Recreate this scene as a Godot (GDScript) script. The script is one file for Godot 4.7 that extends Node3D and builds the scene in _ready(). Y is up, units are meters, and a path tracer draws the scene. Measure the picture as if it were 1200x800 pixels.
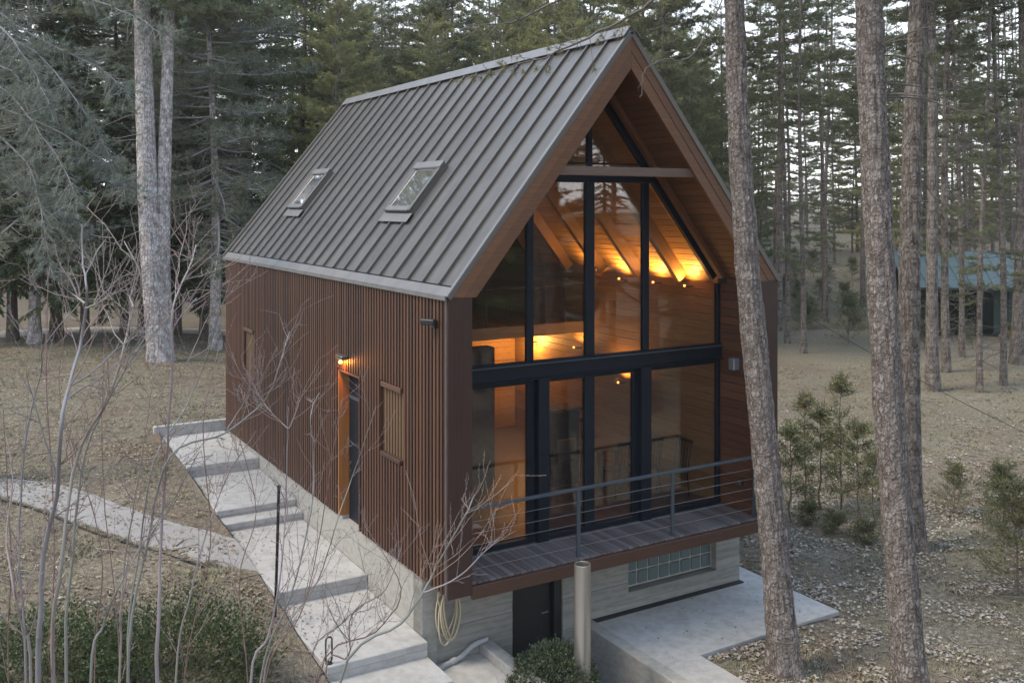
extends Node3D
# A timber cabin in a pine forest at dusk. x runs along the glazed gable front, z towards the viewer, y up, metres.

const W := 6.24          # width of the gable front
const XC := 3.12         # ridge line
const HE := 4.1          # eaves above the foot of the slat wall
const HR := 7.99         # ridge
const LEN := 11.66       # length of the cabin
const ZG := -0.97        # plane of the glazing
const EYE := Vector3(-5.987, 5.345, 11.769)
const YAW := 0.5376
const FOCAL := 1134.5    # in pixels of a 1200 x 800 picture
const HORIZON := 240.3

var rng := RandomNumberGenerator.new()
var M := {}              # materials
var boxes := {}          # shared plank meshes by size
var taken := {}

# ------------------------------------------------------------------ helpers
func at(px: float, py: float, depth: float) -> Vector3:
	var fw := Vector3(sin(YAW), 0, -cos(YAW))
	var rt := Vector3(cos(YAW), 0, sin(YAW))
	return EYE + (fw + rt * ((px - 600.0) / FOCAL) + Vector3.UP * ((HORIZON - py) / FOCAL)) * depth

func numbered(called: String) -> String:
	if not taken.has(called):
		taken[called] = 0
		return called
	taken[called] += 1
	return "%s_%03d" % [called, taken[called]]

func tag(o: Node, label: String, category: String, group := "", kind := "") -> void:
	if label: o.set_meta("label", label)
	if category: o.set_meta("category", category)
	if group: o.set_meta("group", group)
	if kind: o.set_meta("kind", kind)

func thing(called: String, label: String, category: String, where := Vector3.ZERO, turn := 0.0, group := "") -> Node3D:
	var o := Node3D.new()
	o.name = numbered(called)
	add_child(o)
	o.position = where
	o.rotation.y = turn
	tag(o, label, category, group)
	return o

func part(called: String, mesh: Mesh, m: Material, parent: Node, xf := Transform3D.IDENTITY) -> MeshInstance3D:
	var o := MeshInstance3D.new()
	o.name = numbered(called) if parent == self else called
	o.mesh = mesh
	o.material_override = m
	o.transform = xf
	parent.add_child(o, true)
	return o

func holder(called: String, parent: Node) -> Node3D:
	var o := Node3D.new()
	o.name = called
	parent.add_child(o, true)
	return o

func tri(st: SurfaceTool, a: Vector3, b: Vector3, c: Vector3) -> void:
	st.add_vertex(a); st.add_vertex(b); st.add_vertex(c)

func quad(st: SurfaceTool, a: Vector3, b: Vector3, c: Vector3, d: Vector3) -> void:
	tri(st, a, b, c); tri(st, a, c, d)

# box with chamfered edges, centred, cached by size
func cbox(size: Vector3, ch := 0.0) -> Mesh:
	var key := "%.4f %.4f %.4f %.4f" % [size.x, size.y, size.z, ch]
	if boxes.has(key): return boxes[key]
	var mesh: Mesh
	if ch <= 0.0:
		var b := BoxMesh.new()
		b.size = size
		mesh = b
	else:
		var st := SurfaceTool.new()
		st.begin(Mesh.PRIMITIVE_TRIANGLES)
		st.set_smooth_group(-1)
		var h := size / 2
		for ax in 3:
			for s in [-1.0, 1.0]:
				var u := (ax + 1) % 3
				var v := (ax + 2) % 3
				var p := []
				for k in 4:
					var w := Vector3.ZERO
					w[ax] = s * h[ax]
					w[u] = (h[u] - ch) * (1.0 if k == 1 or k == 2 else -1.0)
					w[v] = (h[v] - ch) * (1.0 if k >= 2 else -1.0)
					p.append(w)
				if s > 0: quad(st, p[0], p[3], p[2], p[1])
				else: quad(st, p[0], p[1], p[2], p[3])
		# edges
		for ax in 3:
			var u := (ax + 1) % 3
			var v := (ax + 2) % 3
			for su in [-1.0, 1.0]:
				for sv in [-1.0, 1.0]:
					var p := []
					for k in 4:
						var w := Vector3.ZERO
						w[ax] = (h[ax] - ch) * (1.0 if k == 1 or k == 2 else -1.0)
						w[u] = su * (h[u] - (ch if k >= 2 else 0.0))
						w[v] = sv * (h[v] - (0.0 if k >= 2 else ch))
						p.append(w)
					if su * sv > 0: quad(st, p[0], p[3], p[2], p[1])
					else: quad(st, p[0], p[1], p[2], p[3])
		for sx in [-1.0, 1.0]:
			for sy in [-1.0, 1.0]:
				for sz in [-1.0, 1.0]:
					var a := Vector3(sx * h.x, sy * (h.y - ch), sz * (h.z - ch))
					var b := Vector3(sx * (h.x - ch), sy * h.y, sz * (h.z - ch))
					var c := Vector3(sx * (h.x - ch), sy * (h.y - ch), sz * h.z)
					if sx * sy * sz > 0: tri(st, a, c, b)
					else: tri(st, a, b, c)
		st.generate_normals()
		mesh = st.commit()
	boxes[key] = mesh
	return mesh

# a board between two corners
func board(called: String, parent: Node, a: Vector3, b: Vector3, m: Material, ch := 0.0) -> MeshInstance3D:
	var lo := a.min(b)
	var hi := a.max(b)
	return part(called, cbox(hi - lo, ch), m, parent, Transform3D(Basis.IDENTITY, (lo + hi) / 2))

# a board lying in a roof slope: s runs up the slope from the eaves, h along its outward normal
func slope_xf(side: int, s: float, h: float, z: float) -> Transform3D:
	var sl := sqrt(XC * XC + (HR - HE) * (HR - HE))
	var cx := XC / sl
	var cy := (HR - HE) / sl
	if side < 0:
		return Transform3D(Basis(Vector3(cx, cy, 0), Vector3(-cy, cx, 0), Vector3(0, 0, 1)), Vector3(cx * s - cy * h, HE + cy * s + cx * h, z))
	return Transform3D(Basis(Vector3(cx, -cy, 0), Vector3(cy, cx, 0), Vector3(0, 0, 1)), Vector3(W - cx * s + cy * h, HE + cy * s + cx * h, z))

func slope_board(called: String, parent: Node, side: int, s0: float, s1: float, h0: float, h1: float, z0: float, z1: float, m: Material, ch := 0.0) -> MeshInstance3D:
	return part(called, cbox(Vector3(absf(s1 - s0), absf(h1 - h0), absf(z1 - z0)), ch), m, parent, slope_xf(side, (s0 + s1) / 2, (h0 + h1) / 2, (z0 + z1) / 2))

# a polygon in x, y drawn out along z
func prism(poly: PackedVector2Array, z0: float, z1: float) -> Mesh:
	var st := SurfaceTool.new()
	st.begin(Mesh.PRIMITIVE_TRIANGLES)
	st.set_smooth_group(-1)
	if Geometry2D.is_polygon_clockwise(poly): poly.reverse()
	var t := Geometry2D.triangulate_polygon(poly)
	for k in range(0, t.size(), 3):
		var a := poly[t[k]]
		var b := poly[t[k + 1]]
		var c := poly[t[k + 2]]
		if (b - a).cross(c - a) < 0:
			var q := b
			b = c
			c = q
		tri(st, Vector3(a.x, a.y, z1), Vector3(c.x, c.y, z1), Vector3(b.x, b.y, z1))
		tri(st, Vector3(a.x, a.y, z0), Vector3(b.x, b.y, z0), Vector3(c.x, c.y, z0))
	for k in poly.size():
		var a := poly[k]
		var b := poly[(k + 1) % poly.size()]
		quad(st, Vector3(a.x, a.y, z0), Vector3(a.x, a.y, z1), Vector3(b.x, b.y, z1), Vector3(b.x, b.y, z0))
	st.generate_normals()
	return st.commit()

# arrays being filled by tube() and needle()
class Soup:
	var v := PackedVector3Array()
	var n := PackedVector3Array()
	var c := PackedColorArray()
	var i := PackedInt32Array()
	func tube(pts: Array, rad: Array, sides: int, col: Color, capped := false) -> void:
		var start := v.size()
		var ref := Vector3(0.31, 0.27, 0.91)
		for k in pts.size():
			var d: Vector3 = (pts[mini(k + 1, pts.size() - 1)] - pts[maxi(k - 1, 0)]).normalized()
			if absf(d.dot(ref)) > 0.97: ref = Vector3(0.9, -0.2, 0.3)
			var x := d.cross(ref).normalized()
			var y := d.cross(x)
			for s in sides:
				var an := TAU * s / sides
				var o := x * cos(an) + y * sin(an)
				v.append(pts[k] + o * rad[k]); n.append(o); c.append(col)
		for k in pts.size() - 1:
			for s in sides:
				var a := start + k * sides + s
				var b := start + k * sides + (s + 1) % sides
				i.append_array([a, b + sides, b, a, a + sides, b + sides])
		if capped:
			for e in [0, pts.size() - 1]:
				var m := v.size()
				var d: Vector3 = (pts[mini(e + 1, pts.size() - 1)] - pts[maxi(e - 1, 0)]).normalized() * (1.0 if e else -1.0)
				v.append(pts[e]); n.append(d); c.append(col)
				for s in sides:
					v.append(v[start + e * sides + s]); n.append(d); c.append(col)
				for s in sides:
					i.append_array([m, m + 1 + (s + 1) % sides, m + 1 + s] if e else [m, m + 1 + s, m + 1 + (s + 1) % sides])
	func blade(p: Vector3, d: Vector3, side: Vector3, col: Color) -> void:
		var k := v.size()
		v.append(p - side); v.append(p + side); v.append(p + d)
		var nn := side.cross(d).normalized()
		n.append(nn); n.append(nn); n.append(nn)
		c.append(col); c.append(col); c.append(col)
		i.append(k); i.append(k + 2); i.append(k + 1)
	func leaf(p: Vector3, d: Vector3, side: Vector3, col: Color) -> void:
		var k := v.size()
		var nn := side.cross(d).normalized()
		v.append(p); v.append(p + d * 0.5 + side + nn * 0.1 * d.length()); v.append(p + d); v.append(p + d * 0.5 - side + nn * 0.1 * d.length())
		for q in 4: n.append(nn); c.append(col)
		i.append_array([k, k + 2, k + 1, k, k + 3, k + 2])
	func mesh() -> ArrayMesh:
		var a := []
		a.resize(Mesh.ARRAY_MAX)
		a[Mesh.ARRAY_VERTEX] = v
		a[Mesh.ARRAY_NORMAL] = n
		a[Mesh.ARRAY_COLOR] = c
		a[Mesh.ARRAY_INDEX] = i
		var m := ArrayMesh.new()
		m.add_surface_from_arrays(Mesh.PRIMITIVE_TRIANGLES, a)
		return m

func lathe(profile: Array, sides := 20) -> Mesh:     # [radius, height] pairs, bottom first
	var s := Soup.new()
	var p := []
	var r := []
	for q in profile:
		p.append(Vector3(0, q[1], 0)); r.append(q[0])
	var start := 0
	for k in p.size():
		for j in sides:
			var an := TAU * j / sides
			s.v.append(Vector3(cos(an) * r[k], p[k].y, sin(an) * r[k]))
	for k in p.size() - 1:
		for j in sides:
			var a := start + k * sides + j
			var b := start + k * sides + (j + 1) % sides
			s.i.append_array([a, a + sides, b + sides, a, b + sides, b])
	var st := SurfaceTool.new()
	st.begin(Mesh.PRIMITIVE_TRIANGLES)
	st.set_smooth_group(-1)
	for k in s.i: st.add_vertex(s.v[k])
	st.generate_normals()
	return st.commit()

func rod(called: String, parent: Node, pts: Array, r: float, m: Material, sides := 8) -> MeshInstance3D:
	var s := Soup.new()
	var rr := []
	for k in pts: rr.append(r)
	s.tube(pts, rr, sides, Color.WHITE, true)
	return part(called, s.mesh(), m, parent)

func smooth_path(pts: Array, steps := 6) -> Array:
	var out := []
	for k in pts.size() - 1:
		var a: Vector3 = pts[maxi(k - 1, 0)]
		var b: Vector3 = pts[k]
		var c: Vector3 = pts[k + 1]
		var d: Vector3 = pts[mini(k + 2, pts.size() - 1)]
		for j in steps: out.append(b.cubic_interpolate(c, a, d, float(j) / steps))
	out.append(pts[-1])
	return out

# ------------------------------------------------------------------ textures
func noise(sd: int, freq: float, oct := 4, type := FastNoiseLite.TYPE_SIMPLEX_SMOOTH) -> FastNoiseLite:
	var f := FastNoiseLite.new()
	f.seed = sd
	f.frequency = freq
	f.noise_type = type
	f.fractal_octaves = oct
	return f

func grey(sd: int, freq: float, oct: int, w: int, h: int, fw := 0, fh := 0, type := FastNoiseLite.TYPE_SIMPLEX_SMOOTH) -> PackedByteArray:
	var f := noise(sd, freq, oct, type)
	if type == FastNoiseLite.TYPE_CELLULAR:
		f.cellular_return_type = FastNoiseLite.RETURN_DISTANCE2_SUB
		f.domain_warp_enabled = true
		f.domain_warp_amplitude = 14.0
		f.domain_warp_frequency = 0.03
	var im := f.get_seamless_image(fw if fw else w, fh if fh else h)
	im.convert(Image.FORMAT_L8)
	if fw: im.resize(w, h, Image.INTERPOLATE_CUBIC)
	return im.get_data()

func ramp(stops: Array, t: float) -> Color:   # [[t, Color linear]...]
	for k in stops.size() - 1:
		if t <= stops[k + 1][0]:
			return stops[k][1].lerp(stops[k + 1][1], clampf((t - stops[k][0]) / (stops[k + 1][0] - stops[k][0]), 0, 1))
	return stops[-1][1]

func picture(layers: Array, weights: Array, n: int, stops: Array, turned := false) -> ImageTexture:
	var table := []
	for k in 256:
		var q := ramp(stops, k / 255.0).linear_to_srgb()
		table.append([q.r8, q.g8, q.b8])
	var out := PackedByteArray()
	out.resize(n * n * 3)
	var cnt := layers.size()
	for y in n:
		for x in n:
			var j := (x * n + y) if turned else (y * n + x)
			var s := 0.0
			for k in cnt: s += layers[k][j] * weights[k]
			var e: Array = table[clampi(int(s), 0, 255)]
			var o := (y * n + x) * 3
			out[o] = e[0]; out[o + 1] = e[1]; out[o + 2] = e[2]
	return ImageTexture.create_from_image(Image.create_from_data(n, n, false, Image.FORMAT_RGB8, out))

func g(v: float) -> Color: return Color(v, v, v)

func mat(called: String, col: Color, rough := 0.8, metal := 0.0, tex: Texture2D = null, scale := Vector3.ONE, bump: Texture2D = null, bump_cm := 0.0, world := true) -> StandardMaterial3D:
	var m := StandardMaterial3D.new()
	m.resource_name = called
	m.albedo_color = col.linear_to_srgb()
	m.roughness = rough
	m.metallic = metal
	if tex or bump:
		m.uv1_triplanar = true
		m.uv1_world_triplanar = world
		m.uv1_scale = scale
		m.albedo_texture = tex
		if bump:
			m.heightmap_enabled = true
			m.heightmap_texture = bump
			m.heightmap_scale = bump_cm
	M[called] = m
	return m

func make_materials() -> void:
	var N := 512
	var fine := grey(3, 0.09, 4, N, N, 512, 24)          # long streaks down the picture
	var wide := grey(5, 0.02, 3, N, N, 512, 64)
	var blot := grey(7, 0.012, 4, N, N)
	var speck := grey(9, 0.16, 3, N, N)
	var wood_stops := [[0.0, g(0.45)], [0.4, g(0.8)], [0.6, g(1.0)], [1.0, g(1.3)]]
	wood_stops = [[0.0, g(0.36)], [0.42, g(0.66)], [0.6, g(0.84)], [1.0, g(1.0)]]
	var wv := picture([fine, wide, blot], [0.5, 0.3, 0.2], N, wood_stops)
	var wu := picture([fine, wide, blot], [0.5, 0.3, 0.2], N, wood_stops, true)
	# stained slats: a few tones
	var tones := [Color(0.094, 0.040, 0.021), Color(0.072, 0.030, 0.017), Color(0.116, 0.053, 0.028), Color(0.084, 0.037, 0.022), Color(0.106, 0.043, 0.021), Color(0.062, 0.028, 0.018)]
	for k in 6: mat("slat%d" % k, tones[k], 0.6, 0.0, wv, Vector3(5, 0.45, 5), wv, 0.1)
	mat("wall_back", Color(0.06, 0.027, 0.016), 0.8)
	mat("end_board", Color(0.046, 0.018, 0.013), 0.5, 0.0, wv, Vector3(2, 0.3, 2), wv, 0.08)
	var ft := [Color(0.19, 0.083, 0.038), Color(0.155, 0.067, 0.031)]
	for k in 2: mat("fascia%d" % k, ft[k], 0.5, 0.0, wu, Vector3(0.5, 3, 3), wu, 0.1, false)
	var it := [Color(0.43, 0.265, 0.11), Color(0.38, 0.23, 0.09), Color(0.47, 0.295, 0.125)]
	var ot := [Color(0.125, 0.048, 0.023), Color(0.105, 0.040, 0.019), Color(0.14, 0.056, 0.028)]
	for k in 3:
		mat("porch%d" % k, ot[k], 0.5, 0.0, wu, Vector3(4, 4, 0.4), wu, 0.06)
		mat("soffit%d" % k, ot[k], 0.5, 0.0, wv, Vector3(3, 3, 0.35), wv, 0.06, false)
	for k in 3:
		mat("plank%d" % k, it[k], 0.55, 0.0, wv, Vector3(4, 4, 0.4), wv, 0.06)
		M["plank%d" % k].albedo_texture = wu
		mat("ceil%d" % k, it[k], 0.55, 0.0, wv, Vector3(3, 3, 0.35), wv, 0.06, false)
	# the side planks have grain along z: on faces across x the picture's u runs along z
	for k in 3:
		M["plank%d" % k].uv1_scale = Vector3(4, 4, 0.4)
		M["plank%d" % k].heightmap_texture = wu
	mat("beam_wood", Color(0.28, 0.165, 0.075), 0.55, 0.0, wu, Vector3(0.5, 4, 4), wu, 0.08, false)
	mat("tie_wood", Color(0.16, 0.105, 0.08), 0.6, 0.0, wu, Vector3(0.5, 5, 5), wu, 0.1)
	var dt := [Color(0.155, 0.136, 0.136), Color(0.118, 0.100, 0.099), Color(0.185, 0.165, 0.164)]
	for k in 3: mat("deck%d" % k, dt[k], 0.85, 0.0, wv, Vector3(6, 6, 0.7), wv, 0.15)
	mat("deck_edge", Color(0.08, 0.036, 0.022), 0.5, 0.0, wu, Vector3(0.5, 4, 4), wu, 0.12)
	mat("shutter", Color(0.15, 0.085, 0.042), 0.6, 0.0, wv, Vector3(6, 0.5, 6), wv, 0.1)
	mat("reveal", Color(0.42, 0.17, 0.05), 0.55, 0.0, wv, Vector3(3, 0.4, 3), wv, 0.1)
	mat("pale_wood", Color(0.45, 0.34, 0.22), 0.6, 0.0, wu, Vector3(0.5, 3, 3))
	# metals
	var rt := picture([blot, wide, speck], [0.6, 0.2, 0.2], N, [[0.0, g(0.62)], [0.5, g(0.85)], [1.0, g(1.0)]])
	var rr := picture([blot, speck], [0.6, 0.4], N, [[0.0, g(0.6)], [1.0, g(1.0)]])
	var pt := [Color(0.170, 0.160, 0.149), Color(0.157, 0.148, 0.139), Color(0.183, 0.172, 0.160)]
	for k in 3:
		mat("roof%d" % k, pt[k], 0.5, 0.75, rt, Vector3(0.35, 0.35, 0.35), blot_tex(blot, N), 0.25)
		M["roof%d" % k].roughness_texture = rr
	mat("seam", Color(0.160, 0.151, 0.142), 0.42, 0.75)
	mat("flashing", Color(0.22, 0.215, 0.215), 0.5, 0.5, rt, Vector3(0.5, 0.5, 0.5))
	mat("frame", Color(0.006, 0.010, 0.017), 0.5, 0.0).metallic_specular = 0.35
	mat("rail_paint", Color(0.055, 0.07, 0.085), 0.42, 0.2)
	mat("cable_steel", Color(0.32, 0.33, 0.35), 0.35, 0.9)
	mat("black", Color(0.010, 0.011, 0.013), 0.45)
	mat("black_matt", Color(0.014, 0.014, 0.015), 0.8)
	mat("grey_metal", Color(0.25, 0.26, 0.28), 0.4, 0.6)
	mat("steel", Color(0.50, 0.47, 0.43), 0.36, 0.85, picture([fine, speck], [0.6, 0.4], N, [[0.0, g(0.7)], [1.0, g(1.0)]]), Vector3(2, 0.5, 2))
	# concrete
	var ct := picture([blot, speck, grey(13, 0.03, 5, N, N)], [0.35, 0.25, 0.4], N, [[0.0, Color(0.62, 0.60, 0.57)], [0.40, Color(0.80, 0.79, 0.77)], [0.58, Color(0.93, 0.92, 0.91)], [1.0, Color(1.0, 1.0, 1.0)]])
	var cb := picture([speck, blot], [0.6, 0.4], N, [[0.0, g(0.0)], [1.0, g(1.0)]])
	mat("slab", Color(0.40, 0.392, 0.38), 0.85, 0.0, ct, Vector3(0.33, 0.33, 0.33), cb, 0.3)
	mat("riser", Color(0.40, 0.392, 0.38), 0.9, 0.0, ct, Vector3(0.5, 0.5, 0.5), cb, 0.4)
	mat("plinth", Color(0.34, 0.33, 0.305), 0.88, 0.0, ct, Vector3(0.45, 0.9, 0.45), cb, 0.4)
	for k in 3: mat("formed%d" % k, Color(0.30, 0.295, 0.268) * [0.92, 1.0, 1.08][k], 0.88, 0.0, picture([wide, blot, speck], [0.4, 0.4, 0.2], N, [[0.0, g(0.45)], [0.5, g(0.8)], [1.0, g(1.0)]], true), Vector3(0.45, 1.1 + 0.2 * k, 0.45), cb, 0.4)
	# bark
	var cell := grey(21, 0.028, 2, N, N, 0, 0, FastNoiseLite.TYPE_CELLULAR)
	var cell2 := grey(22, 0.06, 2, N, N, 0, 0, FastNoiseLite.TYPE_CELLULAR)
	var ridge := grey(23, 0.045, 3, N, N, 512, 110)
	var bump_b := picture([cell, ridge, cell2, speck], [0.5, 0.3, 0.25, 0.1], N, [[0.0, g(0.0)], [0.36, g(0.35)], [0.5, g(0.85)], [1.0, g(1.0)]])
	var bark := picture([cell, ridge, cell2, speck, blot], [0.38, 0.22, 0.2, 0.16, 0.24], N, [[0.0, Color(0.10, 0.085, 0.075)], [0.33, Color(0.24, 0.19, 0.165)], [0.43, Color(0.48, 0.41, 0.37)], [0.53, Color(0.72, 0.67, 0.63)], [0.7, Color(0.94, 0.91, 0.88)], [1.0, Color(1.0, 0.98, 0.96)]])
	mat("bark_near", Color(0.33, 0.312, 0.305), 0.92, 0.0, bark, Vector3(1.35, 0.72, 1.35), bump_b, 6.0, false)
	mat("bark_grey", Color(0.60, 0.62, 0.65), 0.92, 0.0, bark, Vector3(0.75, 0.42, 0.75), bump_b, 6.0, false)
	mat("bark_far", Color(0.26, 0.245, 0.235), 0.92, 0.0, bark, Vector3(1.0, 0.5, 1.0), bump_b, 5.0, false)
	mat("bark_dark", Color(0.15, 0.125, 0.115), 0.92, 0.0, bark, Vector3(2.0, 0.9, 2.0), bump_b, 2.0, false)
	for q in ["needles", "twigs", "bare_twigs", "box_leaves"]:
		mat(q, Color.WHITE, 0.7 if q != "box_leaves" else 0.5)
		M[q].vertex_color_use_as_albedo = true
		M[q].cull_mode = BaseMaterial3D.CULL_DISABLED
	for q in ["needles", "box_leaves"]:
		M[q].backlight_enabled = true
		M[q].backlight = Color(0.8, 0.8, 0.8)
	# ground
	var gfine := grey(31, 0.11, 4, 1024, 1024)
	var gmid := grey(33, 0.025, 4, 1024, 1024)
	var gt := picture([gfine, gmid], [0.62, 0.38], 1024, [[0.0, Color(0.12, 0.10, 0.08)], [0.40, Color(0.36, 0.32, 0.27)], [0.5, Color(0.60, 0.55, 0.48)], [0.62, Color(0.85, 0.80, 0.72)], [1.0, Color(1.0, 0.98, 0.95)]])
	var gm := mat("soil", Color(1, 1, 1), 0.95, 0.0, gt, Vector3(0.28, 0.28, 0.28), gt, 3.0)
	gm.vertex_color_use_as_albedo = true
	mat("gravel", Color(0.36, 0.34, 0.325), 0.95, 0.0, picture([grey(35, 0.22, 2, N, N), blot], [0.8, 0.2], N, [[0.0, g(0.25)], [0.5, g(0.75)], [1.0, g(1.0)]]), Vector3(0.5, 0.5, 0.5), null, 0.0)
	mat("dirt_road", Color(0.42, 0.375, 0.31), 0.95, 0.0, ct, Vector3(0.2, 0.2, 0.2))
	# glass
	var gl := mat("glass", Color(0.015, 0.018, 0.02), 0.0)
	gl.transparency = BaseMaterial3D.TRANSPARENCY_ALPHA
	gl.albedo_color.a = 0.07
	gl.metallic_specular = 1.0
	var sg := mat("skylight_glass", Color(0.85, 0.87, 0.89), 0.03, 0.9)
	sg.metallic_specular = 1.0
	sg.clearcoat_enabled = true
	sg.clearcoat = 1.0
	sg.clearcoat_roughness = 0.02
	mat("block_glass", Color(0.10, 0.135, 0.135), 0.16, 0.0)
	mat("hose", Color(0.36, 0.31, 0.22), 0.6)
	mat("conduit", Color(0.30, 0.31, 0.315), 0.6)
	mat("teal_roof", Color(0.062, 0.098, 0.10), 0.6, 0.0)
	mat("barn_green", Color(0.014, 0.032, 0.026), 0.7)
	mat("log_end", Color(0.32, 0.2, 0.12), 0.85)
	mat("litter", Color(1, 1, 1), 0.9)
	M.litter.vertex_color_use_as_albedo = true
	M.litter.cull_mode = BaseMaterial3D.CULL_DISABLED
	mat("cushion", Color(0.05, 0.05, 0.055), 0.9)
	mat("stone_dark", Color(0.07, 0.068, 0.066), 0.85, 0.0, ct, Vector3(0.6, 0.6, 0.6), cb, 0.5)
	var bulb := mat("bulb", Color(1, 0.85, 0.6), 0.5)
	bulb.emission_enabled = true
	bulb.emission = Color(1.0, 0.62, 0.25)
	bulb.emission_energy_multiplier = 4.0
	var tl := mat("tube_light", Color(0.9, 0.95, 1.0), 0.5)
	tl.emission_enabled = true
	tl.emission = Color(0.9, 0.95, 1.0)
	tl.emission_energy_multiplier = 1.0

func blot_tex(b: PackedByteArray, n: int) -> ImageTexture:
	return ImageTexture.create_from_image(Image.create_from_data(n, n, false, Image.FORMAT_L8, b))

func _ready() -> void:
	rng.seed = 20240
	# camera: a level lens shifted down, as the photograph's upright verticals show
	var cam := Camera3D.new()
	cam.name = "camera"
	add_child(cam)
	cam.near = 0.05
	cam.far = 600.0
	cam.position = EYE
	cam.rotation.y = -YAW
	cam.set_frustum(800.0 / FOCAL * 0.05, Vector2(0, -(400.0 - HORIZON) / FOCAL * 0.05), 0.05, 600.0)
	cam.keep_aspect = Camera3D.KEEP_HEIGHT
	cam.current = true
	# pale evening sky
	var env := Environment.new()
	env.background_mode = Environment.BG_SKY
	var sky := Sky.new()
	var ps := ProceduralSkyMaterial.new()
	ps.sky_top_color = Color(0.60, 0.69, 0.81)
	ps.sky_horizon_color = Color(0.935, 0.935, 0.93)
	ps.sky_curve = 0.22
	ps.ground_bottom_color = Color(0.28, 0.26, 0.23)
	ps.ground_horizon_color = Color(0.55, 0.53, 0.50)
	ps.sun_angle_max = 0.0
	sky.sky_material = ps
	env.sky = sky
	env.tonemap_mode = Environment.TONE_MAPPER_LINEAR
	env.tonemap_exposure = 2.95
	env.sdfgi_enabled = true
	env.ssao_enabled = true
	env.ssil_enabled = true
	env.fog_enabled = true
	env.fog_density = 0.0004
	env.fog_light_color = Color(0.88, 0.87, 0.84)
	var we := WorldEnvironment.new()
	we.name = "environment"
	we.environment = env
	add_child(we)
	# the sun behind high cloud: a wide, weak, slightly warm source
	var sun := DirectionalLight3D.new()
	sun.name = "sun"
	sun.light_energy = 0.4
	sun.light_color = Color(1.0, 0.95, 0.87)
	sun.light_angular_distance = 18.0
	sun.shadow_enabled = true
	sun.rotation_degrees = Vector3(-52, -102, 0)
	add_child(sun)

	make_materials()
	make_ground()
	make_cabin()
	make_outworks()
	make_forest()
	make_near_plants()
	make_small_things()

# ------------------------------------------------------------------ the ground
func ground_height(x: float, z: float) -> float:
	var pts := [[-30.0, 0.1], [-24.0, 0.02], [-12.0, -0.02], [-9.0, -0.18], [-6.5, -0.42], [-3.0, -0.72], [-1.0, -0.95], [1.5, -1.2], [8.0, -1.6], [30.0, -1.7]]
	var left: float = pts[0][1]
	for k in pts.size() - 1:
		if z >= pts[k][0]:
			left = lerpf(pts[k][1], pts[k + 1][1], clampf((z - pts[k][0]) / (pts[k + 1][0] - pts[k][0]), 0, 1))
	var near := smoothstep(-14.0, -9.0, z)
	var t := smoothstep(lerpf(-2.0, 1.0, near), lerpf(16.0, 3.4, near), x)
	var y := lerpf(left, -1.38, t)
	var away := Vector2(x - EYE.x, z - EYE.z).length()
	y += smoothstep(60.0, 200.0, away) * 5.0
	return y

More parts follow.
